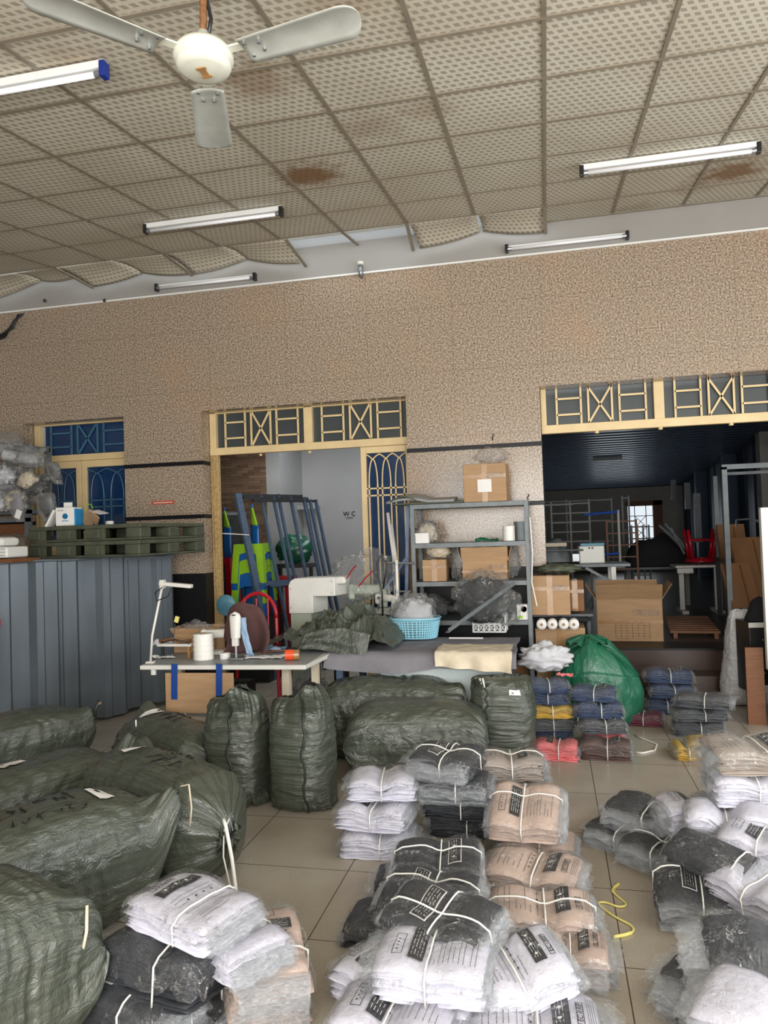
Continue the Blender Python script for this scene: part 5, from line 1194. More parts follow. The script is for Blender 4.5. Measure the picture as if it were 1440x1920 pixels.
for k in range(7): m.b2((-.14+.055*k, -.256, .03), (-.138+.055*k, -.2545, .19))
for k in range(7): m.b2((-.14, -.256, .03+.0266*k), (.19, -.2545, .0315+.0266*k))
m.build('printed_grid', 'black_ink', bx)

# ---------------- woven sacks ----------------
def sack(label, c, L, Wd, H, axis='lie', yaw=0, seed=1, ears=(), gather=(), mat='sack', seam=None, name='woven_sack', pitch=0, amp=1.0, sticker=None, tie=None, lean=0, marks=None, group='stuffed dark green woven sacks'):
    """c: floor point under the centre. t runs along the sack length, th round it."""
    NT_, NH = 84, 88
    R_ = Matrix.Rotation(yaw, 3, 'Z')
    def local(t, th):
        # t in -1..1
        cs, sn = math.cos(th), math.sin(th); e = 2/3.0
        cx_ = abs(cs)**e*(1 if cs > 0 else -1); sx_ = abs(sn)**e*(1 if sn > 0 else -1)
        at_ = abs(t); end = 1 if t > 0 else -1
        up_ = axis != 'lie' and t > 0
        h_ = max(0, 1-at_**(2.7 if up_ else 4.5))**.5
        w_ = (.60+.40*h_**.8) if up_ else .84+.16*h_
        if end in gather:
            g = max(0, (at_-.62)/.38); w_ = w_*(1-.93*min(1, g*1.06)**1.5); h_ = h_*(1-.35*g)+.04
            if at_ > .965: w_ += .0+.35*(at_-.965)/.035*.3; 
        wd = Wd/2*w_; hh = H/2*h_
        # billow, horizontal sag rings and wrinkles
        k = 1+.05*nz(t*1.7, cs*1.2, sn*1.2, seed)+.018*nz(t*5, cs*4, sn*4, seed)
        x = cx_*wd*k; z = sx_*hh*k; y = t*L/2*(1+.02*nz(cs*3, sn*3, 2, seed))
        er = math.exp(-((1-at_)/.24)**2)
        wr = (1-2*abs(nz(cs*3.1+seed, sn*3.1, t*1.3, seed)))*.012+(1-2*abs(nz(cs*7+seed, sn*7, t*2.5, seed+4)))*.007
        ring = (1-2*abs(nz(t*8+1.5*nz(cs*2, sn*2, 0, seed), cs*1.3, sn*1.3, seed+8)))*.010
        rr = amp*(wr*(er*2.4+.25)+ring*(1-er))
        n = Vector((cs*.8, 0, sn)); x += n.x*rr; z += n.z*rr
        for (en, sd, am, up) in ears:   # pulled corner
            if en == end:
                d = math.exp(-((1-at_)/.13)**2)*math.exp(-((cx_*w_-sd)/.42)**2)
                y += end*am*d*L*.5; x += sd*am*.15*d; z += up*d
        if marks == 'bulge': pass
        return Vector((x, y, z))
    ca = math.cos(pitch); sa = math.sin(pitch)
    def world(u, v):
        t = -1+2*u; t = math.copysign(abs(t)**.86, t); th = 2*PI*v
        p = local(t, th)
        if axis == 'lie':
            q = Vector((p.y, p.x, p.z))      # length along X
            q = Vector((q.x*ca-q.z*sa, q.y, q.x*sa+q.z*ca)); q.z += H*.47
        else:
            q = Vector((p.x, p.z, p.y)); q.z += L*.47
            q.x += lean*max(0, q.z)**1.3
        q = R_ @ q
        if q.z < .015: q.z = .004+max(0, (q.z+.05))*.1; 
        return q
    t = thing(name, label, 'sack', (c[0], c[1], 0), group=group)
    m = MB().grid(world, NT_, NH, closed_v=True)
    ar = L/(Wd+H)*1.0
    uv = [((j/NH/ar*1.2, i/NT_*1.2) if axis == 'lie' else (i/NT_*ar, j/NH)) for i in range(NT_+1) for j in range(NH)]
    b = len(m.v)
    m.f.append([k for k in range(NH)][::-1]); m.f.append([NT_*NH+k for k in range(NH)])
    body = m.build('sack_body', mat, t, smooth=True, uvfn=uv)
    def path(v, u0, u1, off, n=26, dv=0):
        out = []
        for i in range(n+1):
            u = u0+(u1-u0)*i/n; vv = v+dv*math.sin(i*.6)+dv*1.5*nz(i*.3, seed)
            p = world(u, vv); a_ = world(u+.004, vv)-p; b_ = world(u, vv+.004)-p; nn = a_.cross(b_)
            if nn.length > 1e-9: nn.normalize()
            ctr = world(u, vv+.5); 
            if nn.dot(p-ctr) < 0: nn = -nn
            out.append(p+nn*off)
        return out
    if seam is not None:
        v_, u0, u1 = seam
        MB().tube(path(v_, u0, u1, .001, 34, .006), .0075, 6).build('side_seam', 'sack_seam', t, smooth=True)
    # stitched lip closing each flat end
    for en in (-1, 1):
        if en in gather: continue
        u = 1 if en > 0 else 0
        pts = [world(u, v) for v in [k/24 for k in range(13)]]
        MB().tube([p+Vector((0, 0, .002)) for p in pts], .005, 6).build('stitched_end', 'sack_seam', t, smooth=True)
    def patch(u0, u1, v0, v1, off, mt, nm, nu=6, nv=6, curl=0):
        def f(a_, b_):
            q = path(v0+(v1-v0)*b_, u0+(u1-u0)*a_, u0+(u1-u0)*a_+.001, off, 1)[0]; return q
        return MB().grid(f, nu, nv).build(nm, mt, t, smooth=True)
    if sticker: 
        s_ = patch(*sticker, .006, 'white_paper', 'paper_label')
        u0, u1, v0, v1 = sticker
        patch(u0+(u1-u0)*.3, u0+(u1-u0)*.55, v0+(v1-v0)*.2, v0+(v1-v0)*.35, .0075, 'black_ink', 'label_print', 2, 2).parent = s_
    if marks and marks != 'bulge':   # hand-drawn marker writing
        u0, v0, su, sv, n = marks; rr = random.Random(seed); m = MB()
        for r0 in range(2):
            for k in range(n):
                ub = u0+su*k; vb = v0+sv*1.6*r0; pts = []
                for q_ in range(5): pts.append(path(vb+sv*rr.random(), ub+su*.75*rr.random(), ub+su*.75*rr.random()+.001, .003, 1)[0])
                m.tube(pts, .0022, 4, False)
        tag(m.build('marker_writing', 'black_ink', t), kind='stuff')
    if tie:
        for (u, v, pts, r, mt) in tie:
            p0 = world(u, v); MB().tube([p0+Vector(q) for q in pts], r, 6).build('tie_string', mt, t, smooth=True)
    return t
S('sack_seam', (38, 46, 39), .5, var=.2, scale=60)
STR = 'white_string'
sack('upright dark green sack right of its twin, below the sewing table right end', (-1.48, 4.25), .65, .36, .34, 'up', -.12, 3, ears=((1, .45, .34, -.12),), seam=(.80, .06, .97), amp=.9)
sack('upright dark green sack left of its twin, beside the leaning sack', (-1.90, 4.27), .64, .35, .34, 'up', -.05, 5, ears=((1, .25, .30, -.13),), seam=(.76, .06, .95), amp=1.0)
sack('long dark green sack with white rope hanging down its front end', (-1.93, 3.44), 1.05, .46, .50, 'lie', -.52, 7, ears=((-1, .8, .12, .16),), gather=(1,), marks=(.42, .19, .035, .03, 5), sticker=(.14, .21, .2, .26),
     tie=[(.985, .3, [(0, 0, 0), (.02, -.02, -.02), (.05, -.03, -.16), (.07, -.04, -.30), (.09, -.04, -.42)], .009, STR), (.985, .2, [(0, 0, 0), (-.01, -.04, -.04), (-.01, -.05, -.15), (.03, -.06, -.30), (.0, -.06, -.33)], .004, STR)])
sack('big dark green sack in the left foreground, with handwriting and a tall corner', (-2.08, 2.70), .92, .48, .53, 'lie', 1.08, 9, ears=((1, -.9, .10, .20),), marks=(.35, .22, .05, .035, 6), sticker=(.70, .78, .24, .29), tie=[(.99, .47, [(0, 0, .04), (.04, 0, .05), (.05, 0, -.05), (.04, 0, -.13)], .004, 'cream_cloth')])
sack('dark green sack with a peaked corner between the left edge and the big sack', (-2.80, 3.56), .95, .44, .42, 'lie', 1.22, 11, ears=((1, -.9, .10, .24),), sticker=(.35, .5, .18, .24), tie=[(.99, .48, [(0, 0, .06), (.0, 0, .1)], .004, STR)])
sack('dark green sack with a frayed twine end in front of the grey metal panels', (-3.62, 4.42), .95, .46, .46, 'lie', 1.1, 13, ears=((1, -.7, .05, .10),), tie=[(.99, .45, [(0, 0, .0), (.0, 0, .06), (.03, 0, .13)], .012, 'sack_seam'), (.99, .45, [(0, 0, .05), (.02, 0, .1), (.05, 0, .12)], .006, 'box_tape')])
sack('dark green sack cropped by the bottom left corner of the picture', (-1.74, 1.88), .62, .46, .60, 'lie', 1.2, 15, ears=((1, -.7, .12, .05),), tie=[(.93, .4, [(0, 0, .02), (.01, -.02, -.05), (.0, -.03, -.11)], .005, 'cream_cloth')], amp=1.3)
sack('dark green sack tilted with a paper label, in front of the cardboard skirt', (-2.37, 4.40), .88, .42, .44, 'lie', -.5, 17, ears=((-1, .2, .12, .15),), gather=(1,), sticker=(.10, .17, .2, .28), marks=(.3, .18, .05, .03, 4), pitch=-.08,
     tie=[(.98, .25, [(0, 0, 0), (.03, -.03, .0), (.02, -.05, -.08)], .008, STR), (.98, .25, [(0, 0, 0), (.08, .0, .06), (.11, 0, .04)], .004, STR)])
sack('wide dark green sack lying in the centre, behind the white bundles', (-.90, 4.86), .92, .48, .50, 'lie', .1, 19, amp=.8, marks=None)
sack('dark green sack with a tied twisted corner, behind the wide centre sack', (-1.18, 5.30), 1.02, .42, .56, 'lie', .12, 21, ears=((1, -.5, .10, .10),), amp=1.2)
sack('upright dark green sack with a looped white tie, right of the centre', (-.37, 5.25), .60, .44, .40, 'up', .05, 23, ears=((1, -.6, .04, -.1),), amp=.9, seam=(.70, .55, .95), sticker=(.80, .86, .77, .83), tie=[(.93, .67, [(0, 0, 0), (-.01, -.01, .04), (.01, -.01, .04), (.02, -.01, -.02)], .006, STR)])
sack('sliver of a dark green sack at the far left edge beside the red panel', (-4.66, 4.72), .5, .3, .34, 'lie', 1.2, 25)
gs = thing('green_sack', 'round bright green sack beside the store room step', 'sack', (.34, 6.42, 0))
def gsf(u, v):
    a = 2*PI*u; z = .66*v; r = .345*(1-.22*v**2)*(math.sin(PI*min(1, .16+v*.84))**.35 if v > .6 else 1)*(1-.12*(1-v)**8)
    if v > .97: r *= .75
    c_, s_ = math.cos(a), math.sin(a)
    k = 1+.09*nz(c_*1.5, s_*1.5, v*1.5, 27)+.05*(1-2*abs(nz(c_*3+v*2, s_*3, v*3.5, 28)))*(.3+v)
    return (r*1.04*k*c_-.05*v*v, r*.8*k*s_, z*(1+.10*nz(c_*1.3, s_*1.3, 1, 29)*v)+.05*v*math.sin(3*a))
MB().grid(gsf, 90, 60, closed_u=True).build('sack_body', 'sack_green', gs, smooth=True, uvfn=[(i/90, j/60*.5) for i in range(90) for j in range(61)])
MB().grid(lambda u, v: ((.17-.14*v)*math.cos(2*PI*u)*(1+.25*math.sin(7*2*PI*u)*v)-.08, (.13-.11*v)*math.sin(2*PI*u), .63+.05*v+.02*math.sin(11*PI*2*u)), 48, 6, closed_u=True).build('gathered_mouth', 'sack_green', gs, smooth=True, uvfn=[(i/48, j/6*.1) for i in range(48) for j in range(7)])
wq = ay(1385, 1200, 7.05)
sack('white sack leaning behind the machine cabinet at the right', (wq.x+.02, 7.05), .85, .36, .26, 'up', .1, 29, mat='sack_white', name='white_sack', group=None, lean=.12)

# ---------------- tied bundles of bagged garments ----------------
def bundle(label, x, y, z0, col, w_=.34, d_=.25, h_=.13, yaw=0, rx=0, ry=0, n=9, lab='A', us=.08, vs=None, frill='lr', seed=1, group='tied bundles of bagged garments', fan=.25, milky=.045, near=True):
    t = thing('garment_bundle', label, 'bundle', (x, y, z0), (math.radians(rx), math.radians(ry), math.radians(yaw)), group)
    rr = random.Random(seed)
    def P_(u, v):
        pin = 1-fan*math.exp(-((u-us)/.28)**2)
        if vs is not None: pin *= 1-fan*.5*math.exp(-((v-vs)/.3)**2)
        return pin*(1-.16*abs(u)**3)*(1-.14*abs(v)**3)
    def H_(tl, u, v):
        return h_*tl*P_(u, v)+(.006*nz(u*2.2, v*2.2, tl*3, seed))*tl
    def top(u, v, off=0): 
        return Vector((u*w_/2, v*d_/2, max(.004, H_(1, u, v))+off))
    garm = 'garment_'+col
    for i in range(n):
        t0, t1 = i/n, (i+.80)/n
        jx, jy, jr = (rr.uniform(-1, 1)*.013 if i < n-1 else 0), (rr.uniform(-1, 1)*.013 if i < n-1 else 0), (rr.uniform(-1, 1)*.03 if i < n-1 else 0)
        sx = 1+rr.uniform(-.03, .02); sy = 1+rr.uniform(-.03, .02); ph = rr.uniform(0, 9)
        nx_, ny_ = (12, 9) if near else (8, 6)
        m = MB(); 
        def pt(u, v, tt, bot):
            e = max(abs(u), abs(v)); 
            uu = u*(1-.03*abs(v)**6); vv = v*(1-.04*abs(u)**6)
            X = uu*w_/2*sx*(1+.012*nz(v*4, ph)); Y = vv*d_/2*sy*(1+.018*nz(u*4, ph+3))
            Z = H_(tt, u, v)+.0075*nz(u*3.5, v*3.5, ph)*(1 if e > .7 else .3)
            if e > .93: Z += (.3 if bot else -.3)*(h_/n)*.8
            return Vector((X*math.cos(jr)-Y*math.sin(jr)+jx, X*math.sin(jr)+Y*math.cos(jr)+jy, max(.001, Z)))
        m.grid(lambda u, v: pt(2*u-1, 2*v-1, t1, False), nx_, ny_)
        b1 = len(m.v); m.grid(lambda u, v: pt(2*u-1, 2*v-1, t0, True), nx_, ny_)
        cv = ny_+1
        m.f = [f if k < nx_*ny_ else f[::-1] for k, f in enumerate(m.f)]
        for i2 in range(nx_):
            for jj in (0, ny_):
                a, b = i2*cv+jj, (i2+1)*cv+jj; q = [a, b, b+b1, a+b1]; m.f.append(q if jj else q[::-1])
        for j2 in range(ny_):
            for ii in (0, nx_):
                a, b = ii*cv+j2, ii*cv+j2+1; q = [a, b, b+b1, a+b1]; m.f.append(q[::-1] if ii else q)
        m.build('folded_garment', garm, t, smooth=True)
    def conf(m, u0, u1, v0, v1, off, n1=None, n2=None):
        n1 = n1 or max(1, int(abs(u1-u0)*w_/.025)); n2 = n2 or max(1, int(abs(v1-v0)*d_/.025))
        m.grid(lambda a, b: top(u0+(u1-u0)*a, v0+(v1-v0)*b, off), n1, n2)
    dark = col in ('black', 'navy', 'grey', 'brown', 'maroon')
    if lab:
        fl = -1 if lab.islower() else 1; L_ = lab.upper(); f2 = lambda u: u*fl
        bx0, bx1 = (f2(-.40), f2(-.12)) if L_ == 'A' else (f2(.28), f2(.56))
        m = MB(); conf(m, min(bx0, bx1)-(.02 if dark else 0), max(bx0, bx1)+(.02 if dark else 0), -.58, .72, .0035); 
        if dark: m.build('label_border', 'white_paper', t); m = MB()
        if dark: conf(m, min(bx0, bx1), max(bx0, bx1), -.55, .69, .0048)
        bl_ = m.build('black_label', 'black_ink', t)
        m = MB()
        for k in range(4 if L_ == 'A' else 3):
            u = min(bx0, bx1)+(max(bx0, bx1)-min(bx0, bx1))*(.2+.2*k); v = -.45
            while v < .6:
                l_ = rr.uniform(.05, .22); conf(m, u, u+.008, v, min(.62, v+l_), .0062, 1, 2); v += l_+rr.uniform(.03, .12)
            if L_ == 'B' and k == 1: 
                for vv in (-.35, .0, .35): conf(m, u-.03, u+.035, vv, vv+.06, .0062, 2, 1)
        m.build('label_text', 'white_paper', bl_)
        m = MB(); ink = 'black_ink'
        u = (.0 if L_ == 'A' else -.82); ue = (.86 if L_ == 'A' else .12)
        while u < ue:
            uu = f2(u); v = -.62
            while v < .66:
                l_ = rr.uniform(.03, .13); v2 = min(.68, v+l_); conf(m, uu, uu+.011, v, v2, .0036, 1, 1); v += l_+.018
                if rr.random() < .05: break
            u += rr.choice((.085, .1, .13))
        # small pictogram boxes beside the label
        def frame_(u0, u1, v0, v1):
            a_, b_ = min(u0, u1), max(u0, u1); th = .014
            conf(m, a_, b_, v0, v0+th*1.4, .0036); conf(m, a_, b_, v1-th*1.4, v1, .0036); conf(m, a_, a_+th, v0, v1, .0036); conf(m, b_-th, b_, v0, v1, .0036)
        if L_ == 'A': frame_(f2(-.72), f2(-.52), -.5, .3); [conf(m, f2(-.66), f2(-.66)+.04, -.35+.14*k, -.3+.14*k, .0036) for k in range(4)]
        else:
            frame_(f2(.66), f2(.78), -.48, -.12); frame_(f2(.66), f2(.78), -.10, .28)
            u = .84
            while u < .96:
                v = -.5
                while v < .5: conf(m, f2(u), f2(u)+.01, v, v+.05, .0036, 1, 1); v += .07
                u += .035
        for k in range(4): conf(m, f2(-.07), f2(-.07)+.035, .5-.26*k, .56-.26*k, .0036, 1, 1)
        m.build('printed_text', ink, t)
        if L_ == 'B' and near and not dark:
            for txt, vv in (('EC', -.30), ('REP', .09)):
                ob = text_mesh(txt, .022, 'black_ink', t, (0, 0, 0), (0, 0, 0), 'printed_symbol', .0004)
                for vt in ob.data.vertices:
                    lx, ly = vt.co.x, vt.co.y; u = f2(.72)-fl*ly/(w_/2); v = vv+fl*lx/(d_/2)*1.0
                    vt.co = top(u, v, .0042)
    # clear film hugging the top and spilling over the sides
    def wrapf(a, b):
        u, v = (a*2-1)*1.12, (b*2-1)*1.12
        uc, vc = max(-1, min(1, u)), max(-1, min(1, v)); p = top(uc, vc, .010+.005*abs(nz(u*4, v*4, 1, seed)))
        ex = max(0, abs(u)-1)/.12; ey = max(0, abs(v)-1)/.12
        p.x += math.copysign(ex*.022, u)*(1+.5*nz(v*6, 1, seed)); p.y += math.copysign(ey*.018, v)*(1+.5*nz(u*6, 2, seed)); p.z = max(.004, p.z-max(ex, ey)*h_*(.5+.25*nz(u*5, v*5, 4, seed)))
        return p
    MB().grid(wrapf, 22, 18).build('film_wrap', 'film', t, smooth=True)
    # milky bag ends fanning out between the garments
    if frill:
        m = MB()
        for i in range(n):
            tt = (i+.5)/n
            for side in frill:
                ext = milky*.72*rr.uniform(.4, 1.4); dz = rr.uniform(-.012, .014)
                def ff(a, b):
                    s_ = a*2-1; e_ = b*ext*(1+.35*nz(s_*5, i*3.1, 1, seed)); zz = dz*b+.006*math.sin(s_*9+i)*b-(.02*b*b)
                    if side in 'lr':
                        sg = -1 if side == 'l' else 1; return Vector((sg*(w_/2-.006+e_), s_*d_/2*(1-.1*b), max(.003, H_(tt, sg*.99, s_)+zz)))
                    sg = -1 if side == 'f' else 1; return Vector((s_*w_/2*(1-.08*b), sg*(d_/2-.006+e_), max(.003, H_(tt, s_, sg*.99)+zz)))
                m.grid(ff, 10, 3)
        tag(m.build('bag_ends', 'film_edge', t, smooth=True), kind='stuff')
    # white tie
    def ring(fix, along):
        pts = []
        for k in range(15):
            s_ = -1+2*k/14; u, v = (fix, s_) if along == 'v' else (s_, fix); p = top(u, v, .0135)
            pts.append(p)
        a_, b_ = pts[0].copy(), pts[-1].copy(); o_ = .009
        if along == 'v': a_.y -= o_; b_.y += o_
        else: a_.x -= o_; b_.x += o_
        a_.z -= .016; b_.z -= .016
        lo_a, lo_b = a_.copy(), b_.copy(); lo_a.z = lo_b.z = .006; md = lambda p, q: (p+q)/2
        return [lo_a, md(lo_a, a_), a_]+pts[1:-1]+[b_, md(b_, lo_b), lo_b]
    MB().tube(ring(us, 'v'), .0034, 6).build('tie_strap', 'white_string', t, smooth=True)
    if vs is not None: MB().tube(ring(vs, 'u'), .0034, 6).build('tie_strap', 'white_string', t, smooth=True)
    return t
BN = []
def B(label, px, py, zt, col, h_=.13, **k):
    """place by the picture point of the top face centre and its true height"""
    q = az(px, py, zt); k.setdefault('seed', len(BN)+3); BN.append(1)
    return bundle(label, q.x, q.y, zt-h_, col, h_=h_, **k)

# stack of white bundles beside the centre sack
B('white bundle at the bottom of the stack left of the dark stack', 712, 1545, .125, 'white', .125, w_=.36, d_=.27, yaw=4, vs=None, us=.1, lab='B')
B('white bundle in the middle of the stack left of the dark stack', 705, 1495, .25, 'white', .123, w_=.35, d_=.27, yaw=-4, us=.05, lab='A')
B('white bundle on top of the stack left of the dark stack', 718, 1442, .375, 'white', .123, w_=.34, d_=.27, yaw=8, us=.0, lab=None, fan=.3)
# dark stack
B('black bundle at the bottom of the dark stack behind the tan bundles', 872, 1515, .115, 'black', .115, w_=.36, d_=.26, yaw=3, lab=None)
B('black bundle second from the floor in the dark stack', 866, 1478, .235, 'black', .118, w_=.36, d_=.26, yaw=-3, lab='B')
B('black bundle with a short label, third from the floor in the dark stack', 852, 1446, .355, 'black', .118, w_=.35, d_=.26, yaw=2, lab='A', frill='lrf')
B('black bundle with a large white-edged label on top of the dark stack', 838, 1398, .475, 'black', .118, w_=.34, d_=.27, yaw=-14, rx=6, lab='A', vs=.1, frill='lf', milky=.07)
# tan bundles behind
B('taupe bundle at the foot of the stack right of the dark stack', 958, 1452, .26, 'taupe', .14, w_=.36, d_=.26, yaw=5, lab=None)
B('taupe bundle with a crossed strap at the top, right of the dark stack', 952, 1408, .39, 'taupe', .125, w_=.36, d_=.26, yaw=6, lab='B', vs=.3)
bundle('taupe bundle under the taupe stack, mostly hidden', -.24, 4.62, 0, 'taupe', h_=.118, w_=.34, d_=.25, seed=71, lab=None)
B('tan bundle lying on the floor below the large tilted tan bundle', 1008, 1560, .11, 'tan', .11, w_=.34, d_=.24, yaw=-3, lab='b')
B('large tan bundle tilted towards the viewer with crossed straps', 985, 1487, .30, 'tan', .13, w_=.33, d_=.30, yaw=-4, rx=24, lab='A', vs=.35, us=-.05)
# centre rows
bundle('black bundle on the floor under the front black bundles, left one', -.62, 3.28, 0, 'black', h_=.1, w_=.38, d_=.27, seed=81, yaw=5, lab=None)
bundle('black bundle on the floor under the front black bundles, nearer one', -.66, 2.93, 0, 'black', h_=.1, w_=.36, d_=.26, seed=82, yaw=-4, lab=None)
B('black bundle with a gridded label in front of the dark stack', 820, 1588, .23, 'black', .125, w_=.36, d_=.28, yaw=6, rx=8, lab='B', vs=.25, milky=.05)
B('black bundle with arching straps, second row below the dark stack', 806, 1648, .23, 'black', .125, w_=.36, d_=.28, yaw=-6, rx=6, lab='A', vs=.3)
B('black bundle tilted over the white foreground bundle', 830, 1690, .31, 'black', .10, w_=.38, d_=.24, yaw=-24, rx=14, lab='A', vs=-.1)
B('tan bundle, back one of the front tan column, strap slanting', 1000, 1605, .17, 'tan', .14, w_=.40, d_=.25, yaw=-12, rx=5, lab='B', milky=.05)
B('tan bundle, second of the front tan column, with crossed straps', 1012, 1678, .17, 'tan', .145, w_=.40, d_=.26, yaw=3, rx=4, lab='B', vs=.1, milky=.05)
B('tan bundle, nearest of the front tan column, beside the tilted white bundle', 1062, 1752, .12, 'tan', .12, w_=.28, d_=.24, yaw=0, lab='B', frill='rf', milky=.06)
bundle('white bundle under the main white foreground bundle', -.42, 2.44, 0, 'white', h_=.13, w_=.36, d_=.27, seed=83, yaw=2, lab=None)
B('white bundle with the large readable print layout, centre foreground', 812, 1765, .27, 'white', .13, w_=.345, d_=.25, yaw=-2, rx=4, lab='A', us=-.02, fan=.18, milky=.07, frill='lr', n=10)
B('white bundle peeking out left of the main white foreground bundle', 712, 1790, .15, 'white', .14, w_=.26, d_=.24, yaw=-30, lab='A', milky=.05)
B('white bundle at the bottom edge, lower left of the main white one', 742, 1868, .15, 'white', .15, w_=.36, d_=.26, yaw=-8, lab='A', us=-.05, milky=.05)
B('white bundle tilted on its side right of the main white one', 978, 1775, .24, 'white', .13, w_=.30, d_=.24, yaw=24, rx=8, ry=-14, lab='B', us=-.15, fan=.3, milky=.05)
B('white bundle at the bottom edge, right of the foreground group', 1000, 1885, .14, 'white', .14, w_=.38, d_=.27, yaw=4, lab='B', us=.05, milky=.09)
bundle('white bundle under the tilted white bundle in the foreground', -.12, 2.46, 0, 'white', h_=.10, w_=.30, d_=.24, seed=84, yaw=20, lab=None)
# left foreground pile
bundle('tan bundle at the foot of the left foreground pile', -1.02, 2.44, 0, 'tan', h_=.14, w_=.34, d_=.26, seed=85, yaw=-60, lab=None, milky=.06)
bundle('black bundle at the foot of the left foreground pile', -1.28, 2.30, 0, 'black', h_=.06, w_=.36, d_=.26, seed=86, yaw=-16, lab=None, milky=.06)
B('tan bundle on the right flank of the left foreground pile', 500, 1745, .26, 'tan', .125, w_=.34, d_=.24, yaw=-62, ry=8, lab='A', us=.3, milky=.07)
B('white bundle with print on top of the left foreground pile', 362, 1672, .44, 'white', .10, w_=.38, d_=.25, yaw=-22, rx=2, lab='b', us=.3, fan=.2, milky=.06)
B('white bundle wedged below the printed one in the left foreground pile', 440, 1730, .33, 'white', .11, w_=.32, d_=.24, yaw=-35, lab=None, milky=.06)
B('black bundle with two white straps, upper one of the left foreground pile', 300, 1752, .335, 'black', .17, w_=.40, d_=.22, yaw=-10, rx=-6, lab=None, us=.3, vs=.9, fan=.14, n=12, frill='l', milky=.06)
B('black bundle with a small label, lower one of the left foreground pile', 250, 1826, .21, 'black', .17, w_=.38, d_=.24, yaw=-16, rx=0, lab='A', us=.35, vs=.4, n=13, fan=.1, frill='r', milky=.06)
# right middle pile
bundle('black bundle at the foot of the right pile, rear', .72, 3.95, 0, 'black', h_=.14, w_=.36, d_=.27, seed=87, yaw=-8, lab=None)
bundle('white bundle at the foot of the right pile, hidden inside', .95, 3.72, 0, 'white', h_=.15, w_=.36, d_=.27, seed=88, yaw=10, lab=None)
B('black bundle at the left tip of the right pile', 1166, 1540, .11, 'black', .11, w_=.30, d_=.22, yaw=-32, us=.1, lab=None, milky=.06, frill='lf')
B('black bundle with a milky bag end, upper left of the right pile', 1210, 1498, .21, 'black', .11, w_=.34, d_=.24, yaw=-30, rx=5, us=.2, lab=None, frill='lf', milky=.08)
B('rumpled black bundle in the middle left of the right pile', 1236, 1566, .13, 'black', .12, w_=.30, d_=.22, yaw=-35, us=.1, vs=.1, lab=None, frill='lf', milky=.08)
B('black bundle with arched strap at the front of the right pile', 1312, 1640, .17, 'black', .16, w_=.34, d_=.26, yaw=-6, rx=8, lab='A', us=.0, vs=.55, frill='f', milky=.07, fan=.1)
B('white bundle at the left shoulder of the right pile', 1298, 1488, .33, 'white', .16, w_=.30, d_=.22, yaw=14, rx=0, lab='A', fan=.3, n=11)
B('white bundle fanned open in the middle of the right pile', 1368, 1500, .38, 'white', .19, w_=.36, d_=.22, yaw=-8, rx=2, lab=None, fan=.38, n=13, us=-.1, milky=.02)
B('dark bundle standing slanted in the right pile', 1338, 1580, .29, 'black', .10, w_=.36, d_=.16, yaw=-48, rx=25, lab=None, us=.7)
B('white bundle with a black label at the upper right of the right pile', 1405, 1432, .49, 'white', .14, w_=.36, d_=.27, yaw=2, rx=5, lab='A', us=.0)
B('taupe bundle on top of the right pile', 1408, 1384, .60, 'taupe', .12, w_=.40, d_=.27, yaw=10, rx=4, lab='B', us=.1, milky=.06)
B('white bundle at the right edge below the fanned one', 1438, 1550, .34, 'white', .13, w_=.34, d_=.26, yaw=-25, lab='A', us=-.1)
B('white bundle lying on edge at the right picture border', 1432, 1626, .27, 'white', .14, w_=.34, d_=.24, yaw=-55, rx=10, lab=None, fan=.3, n=11)
B('tan bundle under the edge-lying white bundle', 1400, 1668, .10, 'tan', .10, w_=.30, d_=.22, yaw=-55, lab='B')
B('tan bundle corner at the right border between the two right piles', 1450, 1692, .10, 'tan', .10, w_=.30, d_=.22, yaw=5, lab='A')
# right front pile
bundle('black bundle at the foot of the lower right pile', .74, 2.62, 0, 'black', h_=.13, w_=.36, d_=.26, seed=89, yaw=-20, lab=None, milky=.07)
bundle('grey bundle at the foot of the lower right pile near the corner', .72, 2.28, 0, 'grey', h_=.12, w_=.34, d_=.26, seed=90, yaw=-60, lab=None, milky=.07)
B('black bundle with a broad strap on top of the lower right pile', 1432, 1742, .30, 'black', .16, w_=.36, d_=.25, yaw=-4, rx=10, lab=None, us=.25, frill='lf', milky=.09, n=10)
B('black bundle with milky bag ends at the left of the lower right pile', 1352, 1812, .16, 'black', .15, w_=.32, d_=.24, yaw=-38, lab=None, frill='lf', milky=.09, n=10)
B('dark grey bundle with a small label in the lower right pile', 1432, 1798, .27, 'grey', .11, w_=.26, d_=.2, yaw=-12, rx=16, lab='B', us=-.5, frill='l')
B('bundle in milky white bags at the lower right picture edge', 1432, 1862, .26, 'white', .13, w_=.34, d_=.26, yaw=-30, rx=10, lab=None, us=.4, milky=.1, frill='lf', n=6)
B('black bundle cropped by the bottom edge at lower right', 1400, 1905, .10, 'black', .10, w_=.34, d_=.24, yaw=-40, lab=None, milky=.07)
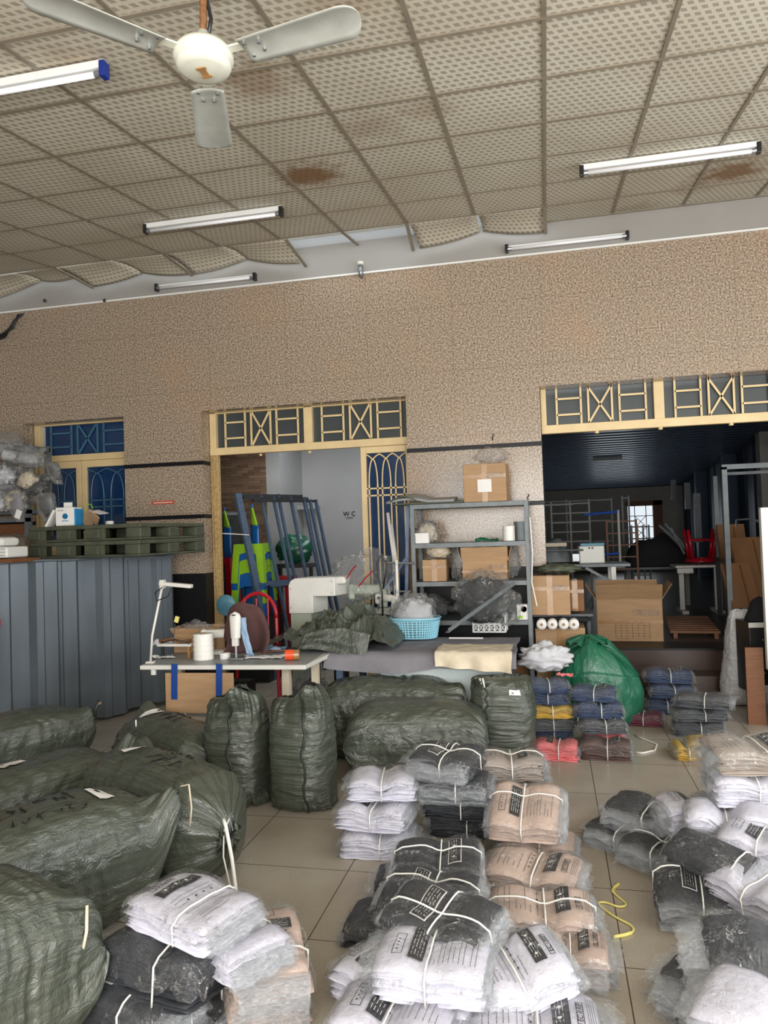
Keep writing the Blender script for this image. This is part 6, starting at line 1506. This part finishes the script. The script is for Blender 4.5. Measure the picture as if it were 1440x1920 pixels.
# small coloured bundles at the back
sb = dict(w_=.30, d_=.23, near=False, milky=.03)
def C(label, px, py, zt, col, h_=.105, **k):
    kk = dict(sb); kk.update(k); return B(label, px, py, zt, col, h_, **kk)
C('pink bundle with a black label, front left of the coloured bundles', 1042, 1385, .12, 'pink', .12, lab='A', yaw=-4, us=.15)
C('navy bundle with a small label behind the pink bundle', 1036, 1357, .12, 'navy', .12, lab='A', w_=.27)
C('grey bundle above the pink one, left column of coloured bundles', 1032, 1338, .215, 'grey', .1, lab='B', yaw=5)
C('yellow bundle in the left column of coloured bundles', 1032, 1318, .30, 'yellow', .09, lab='A', yaw=2)
C('navy bundle under the white bag, lower one', 1024, 1292, .385, 'navy', .09, lab=None)
C('navy bundle under the white bag, upper one', 1024, 1272, .47, 'navy', .09, lab=None, yaw=6)
C('brown bundle in front of the pink and navy stack', 1134, 1382, .13, 'brown', .13, w_=.33, lab='B', yaw=-5, us=.1)
C('pink bundle peeking out behind the brown bundle', 1132, 1362, .14, 'pink', .12, lab='B', w_=.28)
C('grey bundle between the pink and navy ones, middle column', 1128, 1343, .235, 'grey', .1, lab='B', yaw=5, vs=.5)
C('navy bundle with a paper label, middle column', 1122, 1312, .335, 'navy', .11, lab='A', w_=.32, frill='lr')
C('navy bundle on top of the middle column beside the green sack', 1112, 1284, .43, 'navy', .10, lab='B', yaw=-8, milky=.05, frill='l')
C('maroon bundle right of the green sack', 1204, 1332, .10, 'maroon', .10, lab='A', yaw=-10)
C('navy bundle on top of the right-hand stack by the steps', 1252, 1252, .37, 'navy', .11, lab='B', w_=.36, yaw=-4, milky=.05)
C('navy bundle in the middle of the right-hand stack by the steps', 1258, 1280, .255, 'navy', .11, lab=None, w_=.34)
C('navy bundle at the bottom of the right-hand stack by the steps', 1245, 1303, .14, 'navy', .13, lab=None, w_=.28)
C('grey bundle on top of the grey stack left of the yellow bundle', 1318, 1300, .32, 'grey', .09, lab=None, yaw=-14, w_=.36, milky=.05)
C('grey bundle in the middle of the grey stack', 1310, 1322, .225, 'grey', .10, lab='A', w_=.36, yaw=5)
C('grey bundle at the bottom of the grey stack', 1308, 1345, .12, 'grey', .12, lab=None, w_=.34, yaw=-5)
C('yellow bundle with a black band behind the right pile', 1328, 1380, .14, 'yellow', .14, lab='B', w_=.29, yaw=-3, fan=.12)
C('small yellow bundle left of the banded yellow bundle', 1282, 1390, .10, 'yellow', .10, lab=None, w_=.14, yaw=5)
# white bag on the navy bundles
q = az(1022, 1258, .475); blob('white_bag', 'crumpled white bag with pink print on the navy bundles', (q.x+.0, q.y+.02, .472), (.36, .24, .20), 91, 'white_cloth', .5)
q = az(1046, 1262, .48); cloth_patch('pink_print', 'pink printed patch of cloth at the foot of the white bag', (q.x+.05, q.y-.1, .475), .12, .08, 'garment_pink', 92)
# strings and scraps on the floor
pts = [az(x, y, .006) for x, y in ((1190, 1378), (1205, 1385), (1232, 1396), (1228, 1407), (1205, 1412), (1190, 1410))]
o = pts[0].copy(); tag(MB().tube([p-o for p in pts], .007, 6).build('white_strap', 'white_string', smooth=True, loc=o), 'curved white strap on the floor right of the brown bundle', 'string')
pts = [az(x, y, .006) for x, y in ((1161, 1657), (1150, 1667), (1153, 1676), (1174, 1695), (1160, 1700), (1135, 1692), (1122, 1695), (1150, 1717), (1183, 1735), (1187, 1746), (1175, 1752), (1150, 1757))]
o = pts[0].copy(); m = MB(); sm = []
for i in range(len(pts)-1):
    for k in range(4):
        p0, p1, p2, p3 = pts[max(0, i-1)], pts[i], pts[i+1], pts[min(len(pts)-1, i+2)]; u = k/4
        sm.append(.5*((2*p1)+(-p0+p2)*u+(2*p0-5*p1+4*p2-p3)*u*u+(-p0+3*p1-3*p2+p3)*u**3)-o)
sm.append(pts[-1]-o)
tag(MB().tube(sm, [.0045+.003*(i < 8 or i > len(sm)-8) for i in range(len(sm))], 6).build('yellow_ribbon', 'yellow_string', smooth=True, loc=o), 'zigzag pale yellow ribbon lying on the floor tiles', 'ribbon')
q = az(1140, 1692, .002)
